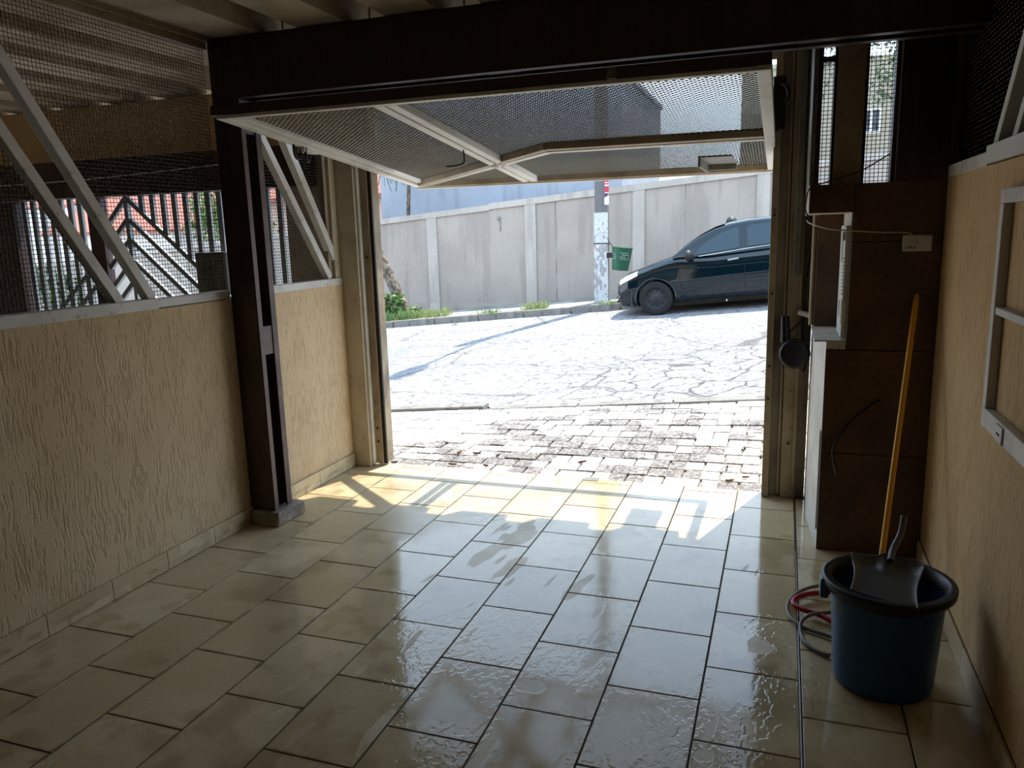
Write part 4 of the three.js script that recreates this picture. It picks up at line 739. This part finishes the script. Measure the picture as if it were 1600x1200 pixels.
  const win = (poly, s, o = 0.006) => { const sh = new THREE.Shape(poly.map(([a, b]) => new THREE.Vector2(a, b))); const g = new THREE.ExtrudeGeometry(sh, { depth: 0.012, bevelEnabled: false, steps: 1 }), q = g.attributes.position; for (let i = 0; i < q.count; i++) { const x = q.getX(i), y = q.getY(i), d = q.getZ(i); q.setXYZ(i, x, y, s * (flank(x, y, o) - 0.012 + d)); } g.computeVertexNormals(); return g; };
  const dense = (poly, n = 4) => poly.flatMap((p, i) => { const q = poly[(i + 1) % poly.length]; return Array.from({ length: n }, (_, k) => [p[0] + (q[0] - p[0]) * k / n, p[1] + (q[1] - p[1]) * k / n]); });
  for (const s of [1, -1]) {
    const wing = (x0, x1, lo, hi) => grid(24, 8, (u, v) => { const x = x0 + (x1 - x0) * u, a = lerpT(x, lo)[1], b2 = Math.max(a + 0.002, lerpT(x, hi)[1]), y = a + (b2 - a) * v; return [x, y, s * flank(x, y, 0.014)]; });
    P('front_side_window', wing(0.70, 1.45, [[0.7, 0.985], [0.82, 0.985], [1.45, 1.03]], [[0.7, 0.99], [0.78, 1.09], [0.97, 1.22], [1.18, 1.315], [1.38, 1.365], [1.45, 1.372]]), glass);
    P('rear_side_window', wing(1.58, 2.55, [[1.58, 1.04], [2.5, 1.07], [2.55, 1.1]], [[1.58, 1.35], [1.62, 1.385], [2.0, 1.40], [2.35, 1.375], [2.5, 1.33], [2.55, 1.12]]), glass);
    P('window_line', win(dense([[0.78, 0.957], [1.5, 1.008], [2.55, 1.06], [2.55, 1.052], [1.5, 0.999], [0.78, 0.948]]), s, 0.012), M.white);
    const dz = (x, y) => { const c = sec(x), t = c.findIndex((q, i) => i > 1 && c[i + 1] && c[i + 1][1] <= y); const a = c[t], b = c[t + 1], k = clamp((a[1] - y) / (a[1] - b[1] || 1)); return a[0] + (b[0] - a[0]) * k; };
    const seam = (pts) => tube(pts.map(([x, y]) => V(x, y, s * (dz(x, y) + 0.001))), 0.0045, 30, 5);
    P('door_seam', [seam([[0.44, 0.92], [0.43, 0.7], [0.46, 0.45], [0.52, 0.3]]), seam([[1.52, 0.95], [1.52, 0.7], [1.51, 0.45], [1.5, 0.3]]), seam([[0.52, 0.3], [1.0, 0.29], [1.5, 0.3], [2.1, 0.3]])], std({ color: 0x020203, roughness: 0.8 }));
    P('door_handle', [bar(V(1.25, 0.845, s * (dz(1.25, 0.845) + 0.018)), V(1.43, 0.862, s * (dz(1.43, 0.862) + 0.018)), 0.03, 0.02, V(0, 0, 1), 0.008)], new THREE.MeshPhysicalMaterial({ color: 0x8a9096, roughness: 0.2, clearcoat: 1 }));
    P('side_trim', tube([[0.5, 0.56], [1.0, 0.585], [1.6, 0.6], [2.1, 0.61]].map(([x, y]) => V(x, y, s * (dz(x, y)))), 0.012, 30, 6), paint);
    P('fender_lip', new THREE.TorusGeometry(0.345, 0.018, 8, 40, Math.PI * 1.02).rotateZ(-0.03).translate(0, 0.3, s * 0.785), paint);
    const mr = new THREE.SphereGeometry(0.11, 20, 14).scale(0.62, 0.85, 1.0).translate(0.62, 0.985, s * 0.9);
    P('side_mirror', [mr, bar(V(0.68, 0.94, s * 0.78), V(0.65, 0.95, s * 0.88), 0.05, 0.05, V(0, 1, 0))], trim);
    const hl = grid(12, 8, (u, v) => { const x = -0.62 + u * 0.34, y0 = 0.575 + 0.14 * u, y1 = lerpT(x, S)[1] - 0.015, y = y0 + (y1 - y0) * v; return [x - 0.012, y + 0.004, s * (dz(x, Math.min(y, y1 - 0.005)) + 0.008)]; });
    P('headlight', hl, new THREE.MeshPhysicalMaterial({ color: 0xd8dcdf, roughness: 0.12, clearcoat: 1, side: THREE.DoubleSide }), 'pale headlight lens');
  }
  P('bumper', grid(40, 8, (u, v) => { const a = (u - 0.5) * 2, x = -0.76 + 0.34 * Math.pow(Math.abs(a), 2.6) + 0.03 * Math.abs(v - 0.5), y = 0.19 + 0.3 * v; return [x, y, a * 0.775]; }), std({ color: 0x101013, roughness: 0.35, side: THREE.DoubleSide }));
  P('grille', [bx(-0.765, -0.75, 0.4, 0.44, -0.3, 0.3), bx(-0.765, -0.75, 0.33, 0.36, -0.4, 0.4), bx(-0.765, -0.75, 0.25, 0.28, -0.4, 0.4)], trim);
  P('windscreen', grid(10, 12, (u, v) => { const x = 0.40 + v * 0.82, s = gsec(x), a = (u - 0.5) * 2; return [x - 0.006, s.t + 0.03 * 0.6 * (1 - a * a) + 0.008, a * s.wt * 0.86]; }), glass);
  P('underbody', bx(-0.5, 2.95, 0.17, 0.3, -0.6, 0.6), trim);
  P('roof_dome', new THREE.SphereGeometry(0.14, 20, 12, 0, Math.PI * 2, 0, Math.PI / 2).scale(0.75, 1, 1).translate(1.28, 1.44, -0.3), trim, 'black dome on the roof');
  for (const x of [0, 2.49]) for (const s of [1, -1]) {
    const w = new THREE.Group(); w.name = 'wheel'; car.add(w); origin.set(w, ZERO);
    const L = (pts, n = 48) => new THREE.LatheGeometry(pts.map(([a, b]) => new THREE.Vector2(a, b)), n).rotateX(Math.PI / 2 * s).translate(x, 0.3, s * 0.715);
    mk('tyre', L([[0.19, -0.08], [0.27, -0.085], [0.295, -0.065], [0.3, 0], [0.295, 0.065], [0.27, 0.085], [0.19, 0.075]]), M.rubber, w);
    mk('rim', L([[0.192, 0.07], [0.185, 0.072], [0.175, 0.05], [0.16, 0.03], [0.1, 0.045], [0.06, 0.05], [0.045, 0.06], [0, 0.062]]), std({ color: 0x222428, roughness: 0.5, metalness: 0.2 }), w);
    for (let k = 0; k < 9; k++) { const a = k / 9 * Math.PI * 2; mk('rim_hole', cyl(V(x + Math.cos(a) * 0.135, 0.3 + Math.sin(a) * 0.135, s * 0.715 + s * 0.03), V(x + Math.cos(a) * 0.135, 0.3 + Math.sin(a) * 0.135, s * 0.715 + s * 0.041), 0.02, 0.02, 10), M.rubber, w); }
  }
}

// ------------------------------------------------------------------ blue bin, dustpan, broom, hose
{
  const cx = 0.388, cz = -2.86, h = 0.40, r0 = 0.168, r1 = 0.19;
  const b = thing('blue_bin', 'dark blue plastic bucket-shaped bin with a wide rim in the corner', 'bin', [cx, 0, cz]);
  const blue = std({ color: 0x0b4a76, roughness: 0.42, side: THREE.DoubleSide });
  const lat = (pts) => new THREE.LatheGeometry(pts.map(([a, c]) => new THREE.Vector2(a, c)), 56).translate(cx, 0, cz);
  mk('shell', lat([[0.0, 0.006], [r0 - 0.02, 0.002], [r0 - 0.004, 0.01], [r0, 0.03], [r1 - 0.004, h - 0.06], [r1, h - 0.05], [r1 - 0.006, h - 0.05], [r0 - 0.006, 0.035], [r0 - 0.02, 0.016], [0, 0.014]]), blue, b);
  mk('rim', lat([[r1 - 0.008, h - 0.055], [r1 + 0.008, h - 0.052], [r1 + 0.012, h - 0.03], [r1 + 0.028, h - 0.026], [r1 + 0.03, h - 0.004], [r1 + 0.022, h], [r1 - 0.004, h - 0.002], [r1 - 0.008, h - 0.055]]), std({ color: 0x0a1219, roughness: 0.4, side: THREE.DoubleSide }), b, 'wide dark rim');
  mk('handle_lug', bx(cx - r1 - 0.035, cx - r1 - 0.005, h - 0.085, h - 0.01, cz - 0.02, cz + 0.05, 0.008), std({ color: 0x1c4f70, roughness: 0.4 }), b);
  mk('label', bx(cx - 0.175, cx - 0.155, h - 0.09, h - 0.075, cz + 0.105, cz + 0.115, 0.002), M.white, b, 'small pale sticker');
  // dustpan lying across the rim
  const dp = thing('dustpan', 'translucent grey plastic dustpan lying on the rim of the blue bin', 'dustpan', [cx, h + 0.01, cz]);
  const pan = new THREE.MeshPhysicalMaterial({ color: 0x5c5f60, roughness: 0.35, transmission: 0.35, thickness: 0, side: THREE.DoubleSide });
  const BL = V(0.276, 0, -2.97), BR = V(0.505, 0, -2.91), FR = V(0.452, 0, -2.645), FL = V(0.258, 0, -2.735);
  const Q = (u, v) => { const k = u + 0.1 * Math.sin(v * Math.PI) * (0.5 - u), p = BL.clone().lerp(BR, k).lerp(FL.clone().lerp(FR, k), v), a = Math.abs(u - 0.5) * 2; p.z -= 0.035 * (1 - a * a * a) * (1 - v); p.y = h + 0.006 - 0.012 * v + 0.012 * Math.pow(a, 8) * (1 - 0.6 * v) + 0.02 * Math.pow(clamp((0.18 - v) / 0.18), 2) + 0.02 * Math.exp(-a * a * 30) * clamp(1 - v * 3); return p; };
  mk('scoop', grid(24, 20, (u, v) => { const p = Q(u, v); return [p.x, p.y, p.z]; }), pan, dp);
  mk('scoop_edge', tube([...Array.from({ length: 8 }, (_, i) => Q(0, 1 - i / 8)), ...Array.from({ length: 9 }, (_, i) => Q(i / 8, 0)), ...Array.from({ length: 8 }, (_, i) => Q(1, (i + 1) / 8))], 0.0028, 90, 6), std({ color: 0x767a7b, roughness: 0.4 }), dp);
  const k0 = Q(0.55, 0.0);
  mk('handle', tube([V(k0.x + 0.0, k0.y - 0.01, k0.z + 0.03), V(k0.x + 0.015, k0.y + 0.01, k0.z - 0.03), V(k0.x + 0.045, k0.y + 0.06, k0.z - 0.08), V(k0.x + 0.055, k0.y + 0.12, k0.z - 0.1)], 0.012, 30, 10), std({ color: 0x55585a, roughness: 0.45 }), dp);
  // broom handle leaning in the corner
  const top = onZ(1432, 466, -4.01), foot = onY(1367, 950, 0.03), dirv = top.clone().sub(foot).normalize();
  const br = thing('broom', 'long yellow broom handle leaning against the brown tiled pillar behind the bin', 'broom', [foot.x, 0, foot.z]);
  mk('handle', [cyl(foot, top.clone().addScaledVector(dirv, -0.1), 0.0125, 0.0125, 16), cyl(top.clone().addScaledVector(dirv, -0.1), top, 0.014, 0.011, 16)], std({ color: 0xe2a31c, roughness: 0.45 }), br);
  mk('hanger', cyl(top, top.clone().addScaledVector(dirv, 0.02), 0.011, 0.006, 12), std({ color: 0xd8a030, roughness: 0.5 }), br);
  mk('bristle_head', bx(foot.x - 0.1, foot.x + 0.12, 0.002, 0.06, foot.z - 0.025, foot.z + 0.025, 0.01), M.rubber, br);
  solo('cord', tube([V(0.28, 0.42, -3.98), V(0.26, 0.55, -4.02), V(0.33, 0.68, -4.03), V(0.43, 0.78, -4.035), V(0.46, 0.8, -4.03)], 0.005, 40, 6), M.black, 'thin dark cord hanging in an arc on the brown tiles behind the bin', 'cord');
  // garden hose coils
  const coil = (label, mat, r, px) => solo('hose', tube(px.map(([x, y, h2]) => { const q = onY(x, y, h2); return q; }), r, 90, 10), mat, label, 'hose');
  coil('red hose loop on the floor beside the blue bin', std({ color: 0xb0233a, roughness: 0.4 }), 0.011, [[1330, 915, 0.03], [1296, 925, 0.03], [1262, 928, 0.03], [1243, 935, 0.03], [1240, 944, 0.03], [1256, 953, 0.028], [1278, 960, 0.025], [1310, 975, 0.02], [1350, 985, 0.015]]);
  coil('grey hose loop on the floor behind the red hose', std({ color: 0x7d776c, roughness: 0.5 }), 0.008, [[1330, 912, 0.02], [1296, 913, 0.02], [1262, 919, 0.02], [1240, 931, 0.018], [1230, 948, 0.012], [1236, 966, 0.012], [1256, 980, 0.012], [1290, 992, 0.012], [1330, 1005, 0.012]]);
  coil('grey hose loop nearest the tile joint beside the blue bin', std({ color: 0x6d675d, roughness: 0.5 }), 0.008, [[1340, 955, 0.03], [1296, 957, 0.03], [1266, 961, 0.03], [1252, 972, 0.02], [1251, 988, 0.012], [1260, 1006, 0.01], [1278, 1018, 0.01], [1296, 1025, 0.01]]);
}
// dead leaves swept to the threshold
{
  const cols = [0x6e2a22, 0x8a5a26, 0x4a3a28, 0x96752e];
  const spots = [[759, 727, 0], [745, 708, 2], [718, 706, 1], [1136, 735, 2], [1140, 752, 3], [910, 723, 0], [778, 712, 2], [1160, 714, 2], [707, 725, 1], [1165, 748, 1], [616, 724, 2]];
  for (const [px, py, c] of spots) {
    const q = onY(px, py, 0.0), y = q.z > -4.9 ? 0.002 : walk(q.x, q.z) + 0.004, s = rr(0.022, 0.034), a = rr(0, 6.28);
    const g = grid(6, 4, (u, v) => { const t = u - 0.5, w = Math.cos(t * Math.PI) * 0.32 * s * (v - 0.5) * 2, l = t * 2 * s; return [q.x + l * Math.cos(a) - w * Math.sin(a), y + 0.012 * (Math.abs(v - 0.5) * 2 + t * t), q.z + l * Math.sin(a) + w * Math.cos(a)]; });
    solo('fallen_leaf', g, std({ color: cols[c], roughness: 0.8, side: THREE.DoubleSide }), ['dark red dry leaf', 'tan dry leaf', 'dark brown dry leaf', 'yellowish dry leaf'][c] + ' lying at the paved threshold of the garage', 'leaf', 'dry leaves at the threshold');
  }
  solo('drain_plate', bx(...(() => { const q = onY(924, 749, 0); return [q.x - 0.05, q.x + 0.05, 0.0, 0.004, q.z - 0.035, q.z + 0.035]; })(), 0.001), M.steel, 'small square brown drain plate in the sunlit tiles', 'drain');
}
renderer.render(scene, camera);
